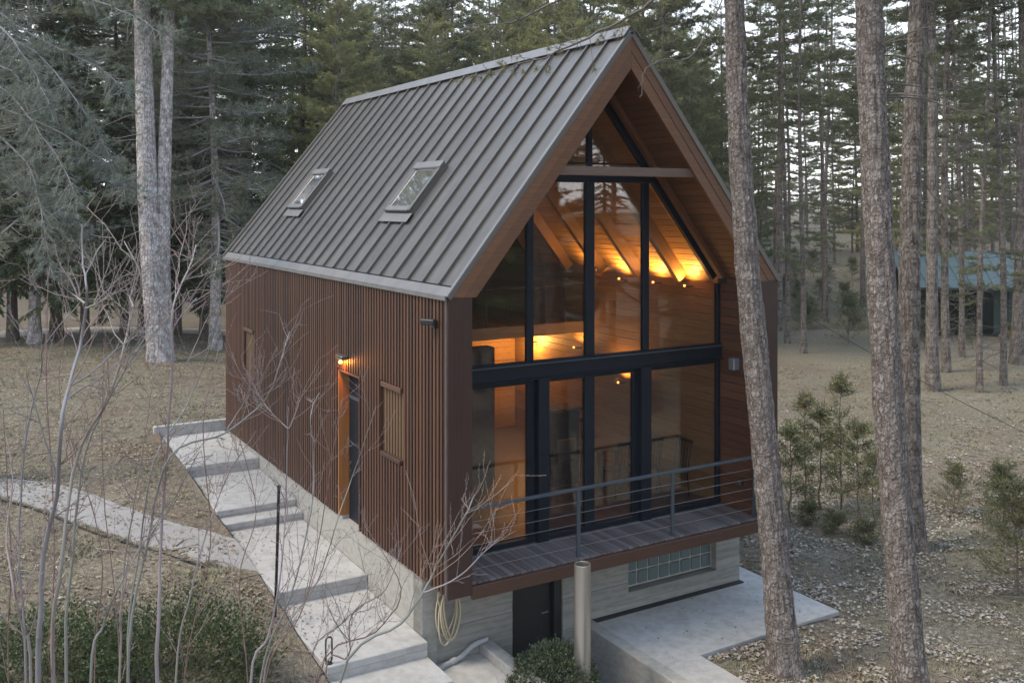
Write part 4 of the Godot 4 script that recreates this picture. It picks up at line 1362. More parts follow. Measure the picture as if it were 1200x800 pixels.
# an open conifer shrub with upright stems and flat sprays
func spray_shrub(key: String, height: float, col: Color, wide: float, sprays: int) -> void:
	var root := Node3D.new()
	var w := Soup.new()
	var f := Soup.new()
	var main := []
	var rad := []
	for k in 8:
		main.append(Vector3(0, height * k / 7.0, 0) + rand_unit() * 0.035)
		rad.append(lerpf(0.022, 0.004, k / 7.0))
	w.tube(main, rad, 6, Color(0.14, 0.10, 0.08))
	for k in sprays:
		var t := pow(rng.randf(), 0.8)
		var p := on_path(main, 0.06 + t * 0.92)
		var a := rng.randf() * TAU
		var d := Vector3(cos(a), rng.randf_range(0.15, 0.7), sin(a)).normalized()
		var length: float = wide * (1.05 - t * 0.8) * rng.randf_range(0.45, 1.15)
		var e := p + d * length
		w.tube([p, p.lerp(e, 0.5) + Vector3.DOWN * 0.03, e], [0.006, 0.004, 0.002], 3, Color(0.15, 0.11, 0.08))
		var shade := vary(col, 0.35)
		for j in 26:
			var q := p.lerp(e, rng.randf_range(0.25, 1.05)) + rand_unit() * 0.05
			var dir := (d * 0.6 + rand_unit() * 0.8 + Vector3.UP * 0.15).normalized() * rng.randf_range(0.05, 0.13)
			f.blade(q, dir, dir.cross(rand_unit()).normalized() * 0.012, vary(shade, 0.25))
	part("stem", w.mesh(), M.bare_twigs, root)
	part("foliage", f.mesh(), M.needles, root)
	protos[key] = root

func make_near_plants() -> void:
	# stems: [depth offset, radius at the foot, 1 grey or 0 reddish, then points as seen]
	sapling("leafless grey sapling at the left edge, forked near its top", 40, 7.4, [
		[0.0, 0.032, 1, [44, 800], [46, 739], [51, 648], [66, 581], [73, 486], [91, 415], [100, 364], [101, 334], [96, 304], [96, 262]],
		[0.1, 0.014, 1, [99, 356], [84, 344], [67, 331]], [0.0, 0.012, 1, [100, 361], [116, 354], [131, 343]],
		[-0.2, 0.018, 1, [36, 805], [26, 740], [16, 692], [7, 631], [14, 560], [6, 510]],
		[0.3, 0.016, 1, [30, 790], [22, 640], [30, 516], [47, 439], [52, 405], [94, 354]],
		[0.5, 0.009, 0, [60, 790], [62, 600], [54, 449], [56, 314]], [0.4, 0.009, 0, [10, 800], [12, 650], [3, 480]]])
	sapling("leafless sapling of several crossing stems in front of the twin pine", 120, 8.0, [
		[0.0, 0.026, 1, [62, 800], [72, 660], [90, 535], [128, 464], [145, 405], [155, 364], [165, 324], [145, 283]],
		[0.2, 0.022, 1, [78, 800], [84, 660], [100, 530], [145, 435], [169, 395], [171, 383]],
		[0.1, 0.01, 1, [156, 360], [150, 345], [145, 331]], [0.1, 0.008, 1, [150, 400], [158, 394], [166, 394]],
		[-0.2, 0.018, 1, [106, 805], [121, 732], [138, 689], [165, 641], [195, 600], [232, 530]],
		[0.3, 0.016, 1, [140, 797], [141, 720], [147, 650], [160, 570], [179, 445], [188, 412]],
		[0.4, 0.008, 0, [110, 800], [118, 640], [70, 470], [78, 380]], [0.5, 0.008, 0, [140, 800], [120, 560], [122, 400]]])
	sapling("leafless sapling whose right stem arches towards the slat wall", 200, 8.6, [
		[0.0, 0.026, 1, [184, 800], [186, 719], [188, 640], [192, 570], [196, 520], [202, 422], [202, 361], [223, 310], [229, 287]],
		[0.0, 0.009, 1, [204, 381], [217, 364], [230, 349]],
		[0.2, 0.015, 1, [150, 790], [164, 640], [180, 540], [216, 479], [241, 422], [256, 368], [265, 346]],
		[-0.1, 0.02, 1, [150, 800], [172, 640], [199, 535], [262, 508], [307, 472], [324, 439], [339, 388]],
		[-0.1, 0.008, 1, [266, 503], [280, 480], [293, 462]], [-0.1, 0.008, 1, [307, 472], [303, 465], [299, 457]],
		[0.3, 0.015, 1, [205, 800], [222, 700], [240, 630], [265, 560], [300, 505]],
		[0.4, 0.008, 0, [215, 800], [246, 640], [238, 500], [258, 400]]])
	sapling("leafless sapling before the middle terrace, beside the thin dark pole", 300, 9.2, [
		[0.0, 0.02, 1, [294, 800], [314, 746], [327, 682], [334, 600], [336, 540], [338, 476]],
		[0.0, 0.008, 1, [337, 502], [322, 488], [307, 470]], [0.0, 0.008, 1, [338, 502], [346, 484], [352, 466]],
		[0.2, 0.016, 1, [305, 800], [340, 700], [364, 600], [367, 540], [364, 486], [374, 460]],
		[0.1, 0.013, 1, [308, 805], [332, 740], [372, 680], [395, 610], [412, 560], [440, 480]],
		[0.3, 0.009, 0, [310, 800], [352, 720], [372, 640], [392, 520], [398, 470]], [0.1, 0.009, 0, [290, 800], [280, 680], [300, 600], [282, 520]]])
	sapling("leafless sapling in front of the cabin's near corner, two long twigs", 392, 8.4, [
		[0.0, 0.02, 1, [396, 806], [470, 730], [495, 695], [510, 667], [540, 612], [549, 598], [556, 580]],
		[0.0, 0.011, 1, [497, 694], [535, 677], [562, 652], [582, 633]], [0.3, 0.012, 0, [372, 800], [440, 740], [470, 690], [430, 620]],
		[0.2, 0.012, 0, [380, 800], [408, 770], [412, 720], [452, 690], [470, 640]], [0.4, 0.01, 1, [360, 800], [400, 730], [430, 700], [420, 640]]])
	# evergreen mounds at the lower left
	var p := at(205, 745, 12.3)
	bush("evergreen_shrub", "dense dark green shrub at the lower left, before the stepped slabs", Vector3(p.x, ground_height(p.x, p.z), p.z), Vector3(1.1, 1.12, 0.95), 20000, 0.05, Color(0.058, 0.082, 0.034), "shrub", "evergreen shrubs at the lower left")
	p = at(40, 750, 12.0)
	bush("evergreen_shrub", "dense dark green shrub in the picture's lower left corner", Vector3(p.x, ground_height(p.x, p.z), p.z), Vector3(1.15, 0.98, 0.95), 20000, 0.05, Color(0.062, 0.086, 0.036), "shrub", "evergreen shrubs at the lower left")
	# clipped box ball beside the steel pipe
	bush("box_bush", "round clipped box bush in front of the black basement door", Vector3(1.45, -1.85, 0.45), Vector3(0.64, 1.02, 0.62), 20000, 0.04, Color(0.07, 0.095, 0.055), "bush", "", 0.3)
	# young thujas right of the cabin
	spray_shrub("thuja_a", 2.9, Color(0.17, 0.165, 0.08), 0.72, 78)
	spray_shrub("thuja_b", 2.2, Color(0.15, 0.155, 0.075), 0.78, 70)
	spray_shrub("low_conifer", 0.6, Color(0.115, 0.125, 0.06), 0.6, 46)
	var th := [[926, 20.5, "thuja_b", 1.0, "young conifer right beside the cabin's right wall"], [944, 21.0, "thuja_a", 0.95, "thin upright conifer, second from the cabin's right wall"], [961, 21.4, "thuja_b", 1.1, "bushy young conifer in the middle of the planted row"], [985, 20.8, "thuja_a", 1.1, "tallest young conifer of the planted row"], [1006, 20.3, "thuja_b", 1.05, "young conifer of the row, left of the two big trunks"], [1024, 19.9, "thuja_b", 0.8, "small young conifer half hidden by the big pine trunk"]]
	for q in th:
		var w := at(q[0], 560, q[1])
		w.y = ground_height(w.x, w.z) - 0.03
		plant(q[2], "young_conifer", q[4], w, rng.randf() * TAU, q[3], "young conifers right of the cabin", "shrub")
	for q in [[948, 20.4], [978, 19.8], [1014, 19.2]]:
		var w := at(q[0], 590, q[1])
		w.y = ground_height(w.x, w.z) - 0.05
		plant("low_conifer", "low_evergreen", "low dark evergreen spread along the foot of the young conifers", w, rng.randf() * TAU, 0.8, "low evergreens under the young conifers", "shrub")
	spray_shrub("brush", 1.5, Color(0.12, 0.135, 0.07), 1.0, 90)
	for k in 60:
		var bx := rng.randf_range(885, 1270) if k < 46 else rng.randf_range(-120, 250)
		var w := at(bx, 400, rng.randf_range(44.0, 88.0))
		w.y = ground_height(w.x, w.z) - 0.05
		plant("brush", "understory_shrub", "low green shrub under the pines right of the cabin" if k < 46 else "low green shrub under the spruces beyond the road", w, rng.randf() * TAU, rng.randf_range(0.6, 1.7), "shrubs under the pines" if k < 46 else "shrubs under the spruces", "shrub")
	spray_shrub("side_conifer", 1.9, Color(0.14, 0.14, 0.065), 1.2, 130)
	for q in [[1192, 16.8, 1.0, "spreading conifer shrub at the right edge, in front"], [1178, 19.5, 0.8, "yellowish conifer shrub at the right edge, behind the spreading one"], [1118, 21.0, 0.6, "small yellow-green shrub right of the two big trunks"]]:
		var w := at(q[0], 600, q[1])
		w.y = ground_height(w.x, w.z) - 0.05
		plant("side_conifer", "conifer_shrub", q[3], w, rng.randf() * TAU, q[2], "conifer shrubs at the right edge", "shrub")

# ------------------------------------------------------------------ smaller things
func make_small_things() -> void:
	make_lights()
	make_fixtures()
	make_furniture()
	make_barn()
	make_litter()

func make_lights() -> void:
	var where := ["nearest the glass", "second from the glass", "third from the glass", "farthest from the glass"]
	var zs := [-1.67, -2.56, -3.62, -4.6]
	for k in 4:
		lamp(Vector3(5.857, 3.86, zs[k]), "small warm spotlight high on the inner right wall, " + where[k], "spotlights along the inner wall", 1.05)
	lamp(Vector3(5.857, 1.80, -3.65), "warm wall light on the lower floor, behind the sliding door", "lights of the lower floor", 0.9)
	lamp(Vector3(5.857, 2.30, -5.2), "warm wall light under the mezzanine, beside the middle post", "lights of the lower floor", 0.55)
	lamp(Vector3(5.857, 2.20, -7.0), "warm wall light far back on the lower floor, seen through the left pane", "lights of the lower floor", 1.0, false)

func lamp(p: Vector3, label: String, group: String, energy: float, up := true) -> void:
	var t := thing("wall_spotlight", label, "light", p, 0.0, group)
	var off := Vector3(-0.20, 0.03, 0)
	var l: Light3D
	if up:
		var sp := SpotLight3D.new()
		sp.spot_angle = 84.0
		sp.spot_range = 14.0
		sp.spot_attenuation = 2.0
		sp.rotation_degrees = Vector3(90, 0, 0)
		l = sp
	else:
		var om := OmniLight3D.new()
		om.omni_range = 14.0
		om.omni_attenuation = 2.0
		l = om
	l.name = "glow"
	l.light_color = Color(1.0, 0.70, 0.36)
	l.light_energy = energy
	l.light_size = 0.03
	l.shadow_enabled = true
	l.position = off + (Vector3(0, 0.045, 0) if up else Vector3.ZERO)
	t.add_child(l)
	part("bulb", lathe([[0.001, -0.02], [0.016, -0.013], [0.02, 0.0], [0.016, 0.013], [0.001, 0.02]], 10), M.bulb, t, Transform3D(Basis.IDENTITY, off))
	part("bracket", cbox(Vector3(0.17, 0.025, 0.03), 0.004), M.black, t, Transform3D(Basis.IDENTITY, off * 0.42))

func make_fixtures() -> void:
	# lamp over the side door: a small downlight hood with a lit bulb
	var t := thing("door_lamp", "small lit lamp with a dark hood above the side door", "lamp", Vector3(-0.013, 2.72, -3.80))
	part("hood", cbox(Vector3(0.12, 0.07, 0.30), 0.012), M.seam, t, Transform3D(Basis.IDENTITY, Vector3(-0.06, 0.05, 0)))
	part("bulb", lathe([[0.001, -0.03], [0.03, -0.02], [0.036, 0.005], [0.02, 0.03], [0.001, 0.035]], 10), M.bulb, t, Transform3D(Basis.IDENTITY, Vector3(-0.075, -0.03, 0)))
	var l := OmniLight3D.new()
	l.name = "glow"
	l.light_color = Color(1.0, 0.60, 0.25)
	l.light_energy = 0.16
	l.light_size = 0.03
	l.omni_range = 6.0
	l.omni_attenuation = 2.0
	l.shadow_enabled = true
	l.position = Vector3(-0.075, -0.03, 0)
	t.add_child(l)
	# security camera near the corner of the slat wall
	t = thing("security_camera", "grey bullet security camera high on the slat wall near the corner", "camera", Vector3(-0.013, 3.70, -0.30))
	part("bracket", cbox(Vector3(0.06, 0.12, 0.10), 0.01), M.black, t, Transform3D(Basis.IDENTITY, Vector3(-0.03, 0, 0)))
	part("body", cbox(Vector3(0.09, 0.08, 0.22), 0.015), M.black, t, Transform3D(Basis(Vector3.UP, 0.6), Vector3(-0.12, 0.03, -0.02)))
	part("lens", lathe([[0.03, 0.0], [0.03, 0.012], [0.001, 0.014]], 10), M.black, t, Transform3D(Basis(Vector3.RIGHT, -PI / 2), Vector3(-0.06, 0.03, -0.12)))
	# dome camera inside the porch
	t = thing("dome_camera", "small dark camera where the sloping frame meets the right wall", "camera", Vector3(5.86, 4.05, -0.85))
	part("base", cbox(Vector3(0.05, 0.12, 0.12), 0.01), M.black, t, Transform3D(Basis.IDENTITY, Vector3(-0.03, 0, 0)))
	part("dome", lathe([[0.001, -0.07], [0.05, -0.05], [0.065, 0.0], [0.05, 0.03]], 12), M.black, t, Transform3D(Basis.IDENTITY, Vector3(-0.07, 0.0, 0.0)))
	t = thing("porch_light", "grey box light on the plank wall of the porch", "light", Vector3(5.86, 2.62, -0.55))
	part("box", cbox(Vector3(0.13, 0.20, 0.14), 0.012), M.grey_metal, t, Transform3D(Basis.IDENTITY, Vector3(-0.066, 0.0, 0)))
	part("back_plate", cbox(Vector3(0.012, 0.24, 0.18), 0.003), M.rail_paint, t, Transform3D(Basis.IDENTITY, Vector3(-0.007, 0.0, 0)))
	t = thing("wall_socket", "black socket box low on the plank wall of the porch", "socket", Vector3(5.86, 0.62, -0.42))
	part("box", cbox(Vector3(0.05, 0.11, 0.09), 0.01), M.black, t, Transform3D(Basis.IDENTITY, Vector3(-0.026, 0, 0)))
	part("cover", cbox(Vector3(0.012, 0.08, 0.07), 0.003), M.seam, t, Transform3D(Basis.IDENTITY, Vector3(-0.058, 0, 0)))
	# outdoor lamps under the deck
	for q in [[2.86, -0.36, "small black lamp on the concrete between the basement door and the glass blocks"], [6.1, -0.22, "small black lamp under the deck's right end"]]:
		t = thing("deck_lamp", q[2], "lamp", Vector3(q[0], q[1], -0.91), 0.0, "lamps on the basement wall")
		part("body", cbox(Vector3(0.10, 0.10, 0.10), 0.02), M.black, t, Transform3D(Basis.IDENTITY, Vector3(0, 0, 0.05)))
		part("mount", cbox(Vector3(0.06, 0.06, 0.02), 0.004), M.grey_metal, t, Transform3D(Basis.IDENTITY, Vector3(0, 0, 0.006)))
	# garden hose in hanging loops
	t = thing("garden_hose", "pale garden hose hung in loops under the cabin's near corner", "hose", Vector3(0.42, -0.22, -0.86))
	for k in 5:
		var pts := []
		var wide := rng.randf_range(0.09, 0.17)
		var drop := rng.randf_range(0.62, 0.86)
		var sh := rng.randf_range(-0.05, 0.05)
		for j in 25:
			var a := PI * 0.06 + (TAU - PI * 0.12) * j / 24.0
			pts.append(Vector3(sin(a) * wide + sh * (1 - cos(a)), -drop / 2 * (1 - cos(a)), 0.05 + 0.025 * k + 0.02 * sin(a * 2.0)))
		rod("loop", t, pts, 0.014, M.hose, 8)
	rod("loose_end", t, smooth_path([Vector3(-0.05, 0.03, 0.08), Vector3(-0.15, 0.02, 0.1), Vector3(-0.18, -0.12, 0.1), Vector3(-0.12, -0.3, 0.12)]), 0.014, M.hose)
	part("hook", cbox(Vector3(0.16, 0.03, 0.18), 0.008), M.black, t, Transform3D(Basis.IDENTITY, Vector3(0, 0.01, 0.09)))
	# grey conduit lying along the wall's foot
	t = thing("conduit_pipe", "grey conduit bent along the foot of the concrete wall", "pipe", Vector3.ZERO)
	rod("pipe", t, smooth_path([Vector3(0.10, -1.30, -0.62), Vector3(0.35, -1.30, -0.74), Vector3(0.62, -1.28, -0.80), Vector3(0.85, -1.17, -0.83), Vector3(1.10, -1.13, -0.84)], 6), 0.038, M.conduit, 12)
	rod("coupling", t, [Vector3(0.46, -1.292, -0.765), Vector3(0.53, -1.287, -0.785)], 0.046, M.riser, 12)
	# steel flue rising in front
	t = thing("steel_pipe", "upright steel pipe with an open top in front of the deck", "pipe", Vector3(1.72, -2.42, 0.75))
	part("tube", lathe([[0.115, 0.0], [0.115, 2.79], [0.113, 2.80], [0.104, 2.80], [0.102, 2.79], [0.102, 0.3], [0.001, 0.3]], 28), M.steel, t)
	part("collar", lathe([[0.17, 0.0], [0.17, 0.03], [0.12, 0.06]], 24), M.riser, t)
	# thin dark pole and a small loop light at the edge of the terrace
	t = thing("garden_pole", "thin dark pole beside the middle terrace slab", "pole", Vector3(-1.66, -0.75, -2.35))
	rod("shaft", t, [Vector3(0, 0, 0), Vector3(0.03, 0.9, 0), Vector3(0.05, 1.92, 0.02)], 0.022, M.black)
	part("cap", lathe([[0.03, 0.0], [0.03, 0.04], [0.001, 0.055]], 10), M.black, t, Transform3D(Basis.IDENTITY, Vector3(0.05, 1.9, 0.02)))
	t = thing("loop_light", "small black loop-shaped path light on the lowest big slab's outer edge", "path light", Vector3(-1.40, -0.87, -0.78))
	var lp := []
	for k in 21:
		var a := TAU * k / 20.0
		lp.append(Vector3(cos(a) * 0.045, 0.19 + clampf(sin(a) * 3.0, -1, 1) * 0.13 + sin(a) * 0.04, 0))
	rod("loop", t, lp, 0.012, M.black)
	part("foot", lathe([[0.05, 0.0], [0.05, 0.012], [0.015, 0.03]], 12), M.black, t)
	# cable slung between the cabin and the trees
	t = thing("slack_cable", "thin black cable sagging through the trees right of the cabin", "cable")
	var cp := []
	var ca := at(916, 352, 21.0)
	var cb := at(1290, 545, 26.0)
	for k in 17:
		var f := k / 16.0
		cp.append(ca.lerp(cb, f) + Vector3.DOWN * 0.8 * f * (1 - f))
	rod("cable", t, cp, 0.009, M.black, 6)
	rod("anchor", t, [cp[0], cp[0] + Vector3(-0.3, 0.0, -0.2)], 0.02, M.black, 6)

func chair(label: String, where: Vector3, turn: float) -> void:
	var t := thing("chair", label, "chair", where, turn, "dark chairs behind the glass")
	part("seat", cbox(Vector3(0.44, 0.04, 0.42), 0.01), M.cushion, t, Transform3D(Basis.IDENTITY, Vector3(0, 0.45, 0)))
	for q in [[-0.19, -0.18], [0.19, -0.18], [-0.19, 0.18], [0.19, 0.18]]:
		rod("leg", t, [Vector3(q[0] * 1.12, 0.0, q[1] * 1.12), Vector3(q[0], 0.44, q[1])], 0.016, M.black, 6)
	for k in 6: rod("back_slat", t, [Vector3(-0.18 + k * 0.072, 0.46, -0.2), Vector3(-0.2 + k * 0.08, 0.95, -0.27)], 0.010, M.black, 6)
	part("back_rail", cbox(Vector3(0.46, 0.07, 0.03), 0.01), M.black, t, Transform3D(Basis.IDENTITY, Vector3(0, 0.97, -0.275)))

func make_furniture() -> void:
	var t := thing("dining_table", "dark table just behind the sliding door", "table", Vector3(4.95, 0.112, -3.0))
	part("table_top", cbox(Vector3(1.1, 0.05, 0.9), 0.01), M.stone_dark, t, Transform3D(Basis.IDENTITY, Vector3(0, 0.74, 0)))
	for q in [[-0.48, -0.38], [0.48, -0.38], [-0.48, 0.38], [0.48, 0.38]]:
		part("leg", cbox(Vector3(0.06, 0.71, 0.06), 0.005), M.black, t, Transform3D(Basis.IDENTITY, Vector3(q[0], 0.357, q[1])))
	chair("dark chair at the table's near left corner", Vector3(4.65, 0.112, -2.3), PI)
	chair("dark chair at the table's near right corner", Vector3(5.2, 0.112, -2.25), PI)
	chair("dark chair at the table's far side", Vector3(4.9, 0.112, -3.75), 0.0)
	chair("slat-backed dark chair by the plank wall, behind the right pane", Vector3(5.45, 0.112, -1.75), -PI / 2)
	t = thing("wood_stove", "tall black stove with a flue on the lower floor", "stove", Vector3(4.02, 0.112, -3.3))
	part("body", cbox(Vector3(0.62, 1.38, 0.5), 0.03), M.black, t, Transform3D(Basis.IDENTITY, Vector3(0, 0.735, 0)))
	part("top", cbox(Vector3(0.70, 0.05, 0.56), 0.015), M.stone_dark, t, Transform3D(Basis.IDENTITY, Vector3(0, 1.45, 0)))
	part("door", cbox(Vector3(0.42, 0.42, 0.03), 0.02), M.seam, t, Transform3D(Basis.IDENTITY, Vector3(0, 0.72, 0.26)))
	part("foot", cbox(Vector3(0.5, 0.045, 0.4), 0.005), M.black, t, Transform3D(Basis.IDENTITY, Vector3(0, 0.023, 0)))

func make_barn() -> void:
	var a := at(1066, 395, 50.0)
	a.y = ground_height(a.x, a.z)
	var dirx := Vector3(cos(YAW + 0.1), 0, sin(YAW + 0.1))
	var t := thing("barn", "open-fronted dark barn with a teal metal roof among the pines", "barn", a, -(YAW + 0.1))
	var long := 10.5
	board("back_wall", t, Vector3(0, -0.3, -5.2), Vector3(long, 4.0, -5.0), M.barn_green)
	board("side_wall", t, Vector3(-0.1, -0.3, -5.2), Vector3(0.0, 2.5, 0.0), M.barn_green)
	board("side_wall", t, Vector3(long, -0.3, -5.2), Vector3(long + 0.1, 2.5, 0.0), M.barn_green)
	for k in 4: board("post", t, Vector3(0.1 + k * 3.35, -0.3, -0.15), Vector3(0.25 + k * 3.35, 2.45, 0.0), M.barn_green)
	for k in 5: board("cladding_panel", t, Vector3(4.2 + k * 0.36, -0.2, -0.12), Vector3(4.54 + k * 0.36, 2.4, -0.06), M.barn_green)
	board("floor", t, Vector3(0.0, -0.3, -5.0), Vector3(long, 0.03, 0.0), M.black_matt)
	var rf := holder("roof", t)
	for k in 21:
		part("roof_sheet", cbox(Vector3(0.545, 0.03, 3.6), 0.0), M.teal_roof, rf, Transform3D(Basis(Vector3.RIGHT, 0.52), Vector3(-0.25 + 0.275 + k * 0.55, 3.32, -1.1)))
		part("rib", cbox(Vector3(0.04, 0.05, 3.6), 0.0), M.teal_roof, rf, Transform3D(Basis(Vector3.RIGHT, 0.52), Vector3(-0.25 + k * 0.55, 3.35, -1.1)))
	part("back_slope", cbox(Vector3(11.5, 0.04, 3.4)), M.teal_roof, rf, Transform3D(Basis(Vector3.RIGHT, -0.52), Vector3(5.5, 3.34, -4.05)))
	board("gutter", t, Vector3(-0.3, 2.40, 0.46), Vector3(long + 0.8, 2.52, 0.56), M.barn_green)
	# strip lights glowing under the barn roof
	for q in [[6.0, 1.75, -0.4, "left lit strip light inside the barn"], [7.1, 1.35, -0.4, "right lit strip light inside the barn"]]:
		var w: Vector3 = a + dirx * q[0] + Vector3.UP * q[1] + Vector3(-dirx.z, 0, dirx.x) * q[2]
		var s := thing("strip_light", q[3], "light", w, -(YAW + 0.1), "strip lights in the barn")
		part("tube", cbox(Vector3(0.5, 0.05, 0.05), 0.01), M.tube_light, s, Transform3D(Basis(Vector3(0, 0, 1), -0.25), Vector3.ZERO))
		part("housing", cbox(Vector3(0.56, 0.03, 0.08), 0.005), M.grey_metal, s, Transform3D(Basis(Vector3(0, 0, 1), -0.25), Vector3(0.0, 0.045, 0)))
		var l := OmniLight3D.new()
		l.name = "glow"
		l.light_color = Color(0.85, 0.92, 1.0)
		l.light_energy = 0.12
		l.light_size = 0.05
		l.omni_range = 6.0
		l.omni_attenuation = 2.0
		l.shadow_enabled = true
		l.position = Vector3(0, -0.1, 0.05)
		s.add_child(l)
	# logs stacked at the barn's foot
	for k in 9:
		var row := 0 if k < 5 else 1
		var w: Vector3 = a + dirx * (4.3 + (k % 5) * 0.24 + row * 0.12) + Vector3(-dirx.z, 0, dirx.x) * 0.9
		w.y = ground_height(w.x, w.z) + 0.12 + row * 0.2
		var o := part("log", lathe([[0.001, -0.3], [0.115, -0.3], [0.12, 0.3], [0.001, 0.3]], 10), M.log_end, self, Transform3D(Basis(Vector3.UP, -(YAW + 0.1)) * Basis(Vector3.RIGHT, PI / 2), w))
		tag(o, "cut log in the small pile in front of the barn", "log", "logs piled at the barn")

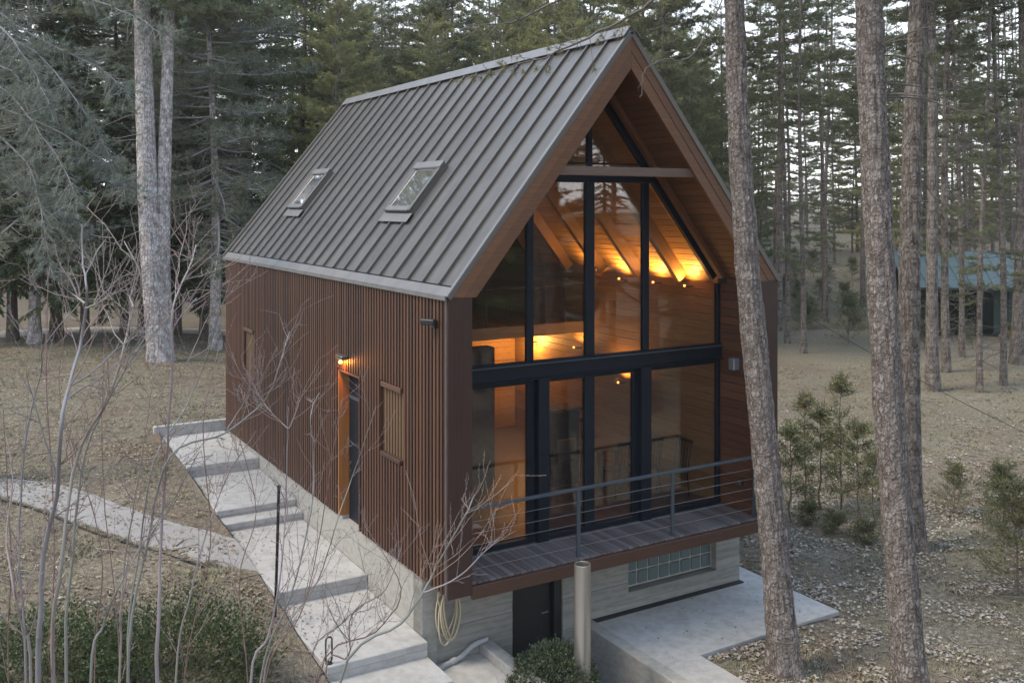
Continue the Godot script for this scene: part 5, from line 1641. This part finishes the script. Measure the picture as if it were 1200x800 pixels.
func make_litter() -> void:
	# pale fallen leaves, thick to the right of the patio, thin on the left
	var s := Soup.new()
	s.leaf(Vector3(-0.5, 0, 0), Vector3(1, 0.12, 0), Vector3(0, 0.05, 0.34), Color.WHITE)
	s.leaf(Vector3(-0.2, 0.02, 0.1), Vector3(0.5, 0.25, 0.4), Vector3(-0.2, 0.02, 0.2), Color.WHITE)
	var mesh := s.mesh()
	var nz := noise(61, 0.5, 3)
	var spots := []
	while spots.size() < 15000:
		var px := rng.randf_range(780, 1260)
		var d := rng.randf_range(12.5, 32.0)
		var p := at(px, 500, d)
		if p.x < 3.8 and p.z < 1: continue
		if p.x < 6.85 and p.z < 0.95: continue
		if rng.randf() > clampf(0.25 + nz.get_noise_2d(p.x, p.z) * 2.2, 0.03, 1.0) * clampf(22.0 / d - 0.45, 0.1, 1.0): continue
		spots.append(p)
	while spots.size() < 21500:
		var px := rng.randf_range(-60, 330)
		var d := rng.randf_range(12.0, 36.0)
		var p := at(px, 500, d)
		if p.x > -1.55 and p.z > -12.3: continue
		if rng.randf() > clampf(0.12 + nz.get_noise_2d(p.x, p.z) * 2.0, 0.02, 1.0): continue
		spots.append(p)
	while spots.size() < 22300:   # some on the concrete, most blown against edges
		var p := Vector3(rng.randf_range(3.2, 6.7), -1.298, rng.randf_range(-0.75, 0.85))
		if spots.size() > 21570:
			var step: Array = [[-11.9, -9.2, -0.12], [-8.9, -6.7, -0.36], [-8.4, -7.6, -0.36], [-6.0, -3.1, -0.645], [-2.8, -0.8, -0.87]][rng.randi() % 5]
			var edge := pow(rng.randf(), 2.2)
			p = Vector3(lerpf(-1.42, 0.02, edge if step[1] != -7.6 else rng.randf_range(0.0, 0.4)), step[2] + 0.006, lerpf(step[0], step[1], pow(rng.randf(), 1.6)))
		spots.append(p)
	var mm := MultiMesh.new()
	mm.transform_format = MultiMesh.TRANSFORM_3D
	mm.use_colors = true
	mm.mesh = mesh
	mm.instance_count = spots.size()
	for k in spots.size():
		var p: Vector3 = spots[k]
		p.y = ground_height(p.x, p.z) + 0.035
		var size := rng.randf_range(0.025, 0.075)
		if k >= 21500:
			p.y = spots[k].y
			size = rng.randf_range(0.015, 0.045)
		var b := Basis(Vector3.UP, rng.randf() * TAU) * Basis(rand_unit(), rng.randf_range(-0.35, 0.35))
		mm.set_instance_transform(k, Transform3D(b.scaled(Vector3.ONE * size), p))
		var pale := rng.randf()
		var col := Color(0.44, 0.40, 0.345).lerp(Color(0.22, 0.16, 0.105), pale if k < 15000 else minf(1.0, pale + 0.45))
		if k >= 21500: col = Color(0.2, 0.15, 0.10)
		mm.set_instance_color(k, vary(col, 0.2))
	var o := MultiMeshInstance3D.new()
	o.name = "leaf_litter"
	o.multimesh = mm
	o.material_override = M.litter
	add_child(o)
	tag(o, "pale fallen leaves scattered over the ground", "leaves", "", "stuff")
	# fallen twigs
	var ts := Soup.new()
	ts.tube([Vector3(-0.5, 0, 0), Vector3(-0.1, 0.03, 0.06), Vector3(0.25, 0.02, -0.03), Vector3(0.5, 0.05, 0.05)], [0.022, 0.02, 0.015, 0.008], 4, Color.WHITE)
	ts.tube([Vector3(-0.1, 0.03, 0.06), Vector3(0.1, 0.06, 0.22), Vector3(0.2, 0.05, 0.33)], [0.014, 0.01, 0.005], 3, Color.WHITE)
	var tm := MultiMesh.new()
	tm.transform_format = MultiMesh.TRANSFORM_3D
	tm.use_colors = true
	tm.mesh = ts.mesh()
	var tp := []
	while tp.size() < 2600:
		var p := at(rng.randf_range(-60, 1260), 500, 11.5 + 28.0 * pow(rng.randf(), 1.3))
		if p.x > -1.6 and p.x < 6.9 and p.z > -12.4 and p.z < 0.95: continue
		if p.x > -1.6 and p.x < 3.85 and p.z > -12.4 and p.z < 4.1: continue
		tp.append(p)
	tm.instance_count = tp.size()
	for k in tp.size():
		var p: Vector3 = tp[k]
		p.y = ground_height(p.x, p.z) + 0.02
		tm.set_instance_transform(k, Transform3D(Basis(Vector3.UP, rng.randf() * TAU).scaled(Vector3.ONE * rng.randf_range(0.12, 0.55)), p))
		tm.set_instance_color(k, vary(Color(0.17, 0.135, 0.11).lerp(Color(0.33, 0.29, 0.25), rng.randf() * rng.randf()), 0.2))
	var to := MultiMeshInstance3D.new()
	to.name = "fallen_twigs"
	to.multimesh = tm
	to.material_override = M.litter
	add_child(to)
	tag(to, "small fallen twigs scattered over the forest floor", "twigs", "", "stuff")
	# short dry grass
	var gs := Soup.new()
	for k in 9:
		var d := (Vector3.UP + rand_unit() * 0.9)
		d.y = absf(d.y) + 0.15
		d = d.normalized() * rng.randf_range(0.5, 1.0)
		gs.blade(rand_unit() * Vector3(0.4, 0, 0.4), d, Vector3(-d.z, 0, d.x).normalized() * 0.07, Color.WHITE)
	var gmesh := gs.mesh()
	var gp := []
	while gp.size() < 26000:
		var px := rng.randf_range(-60, 1260)
		var d := 11.0 + 30.0 * pow(rng.randf(), 1.4)
		var p := at(px, 500, d)
		if p.x > -1.6 and p.x < 6.9 and p.z > -12.4 and p.z < 0.95: continue
		if p.x > -1.6 and p.x < 3.85 and p.z > -12.4 and p.z < 4.1: continue
		if rng.randf() > clampf(0.4 + nz.get_noise_2d(p.x + 90, p.z) * 2.0, 0.05, 1.0): continue
		gp.append(p)
	var gm := MultiMesh.new()
	gm.transform_format = MultiMesh.TRANSFORM_3D
	gm.use_colors = true
	gm.mesh = gmesh
	gm.instance_count = gp.size()
	for k in gp.size():
		var p: Vector3 = gp[k]
		p.y = ground_height(p.x, p.z) - 0.01
		gm.set_instance_transform(k, Transform3D(Basis(Vector3.UP, rng.randf() * TAU).scaled(Vector3(1.3, 1.0, 1.3) * rng.randf_range(0.05, 0.11)), p))
		gm.set_instance_color(k, vary(Color(0.19, 0.175, 0.105).lerp(Color(0.28, 0.245, 0.165), rng.randf()), 0.2))
	var go := MultiMeshInstance3D.new()
	go.name = "dry_grass"
	go.multimesh = gm
	go.material_override = M.litter
	add_child(go)
	tag(go, "short dry grass over the forest floor", "grass", "", "stuff")
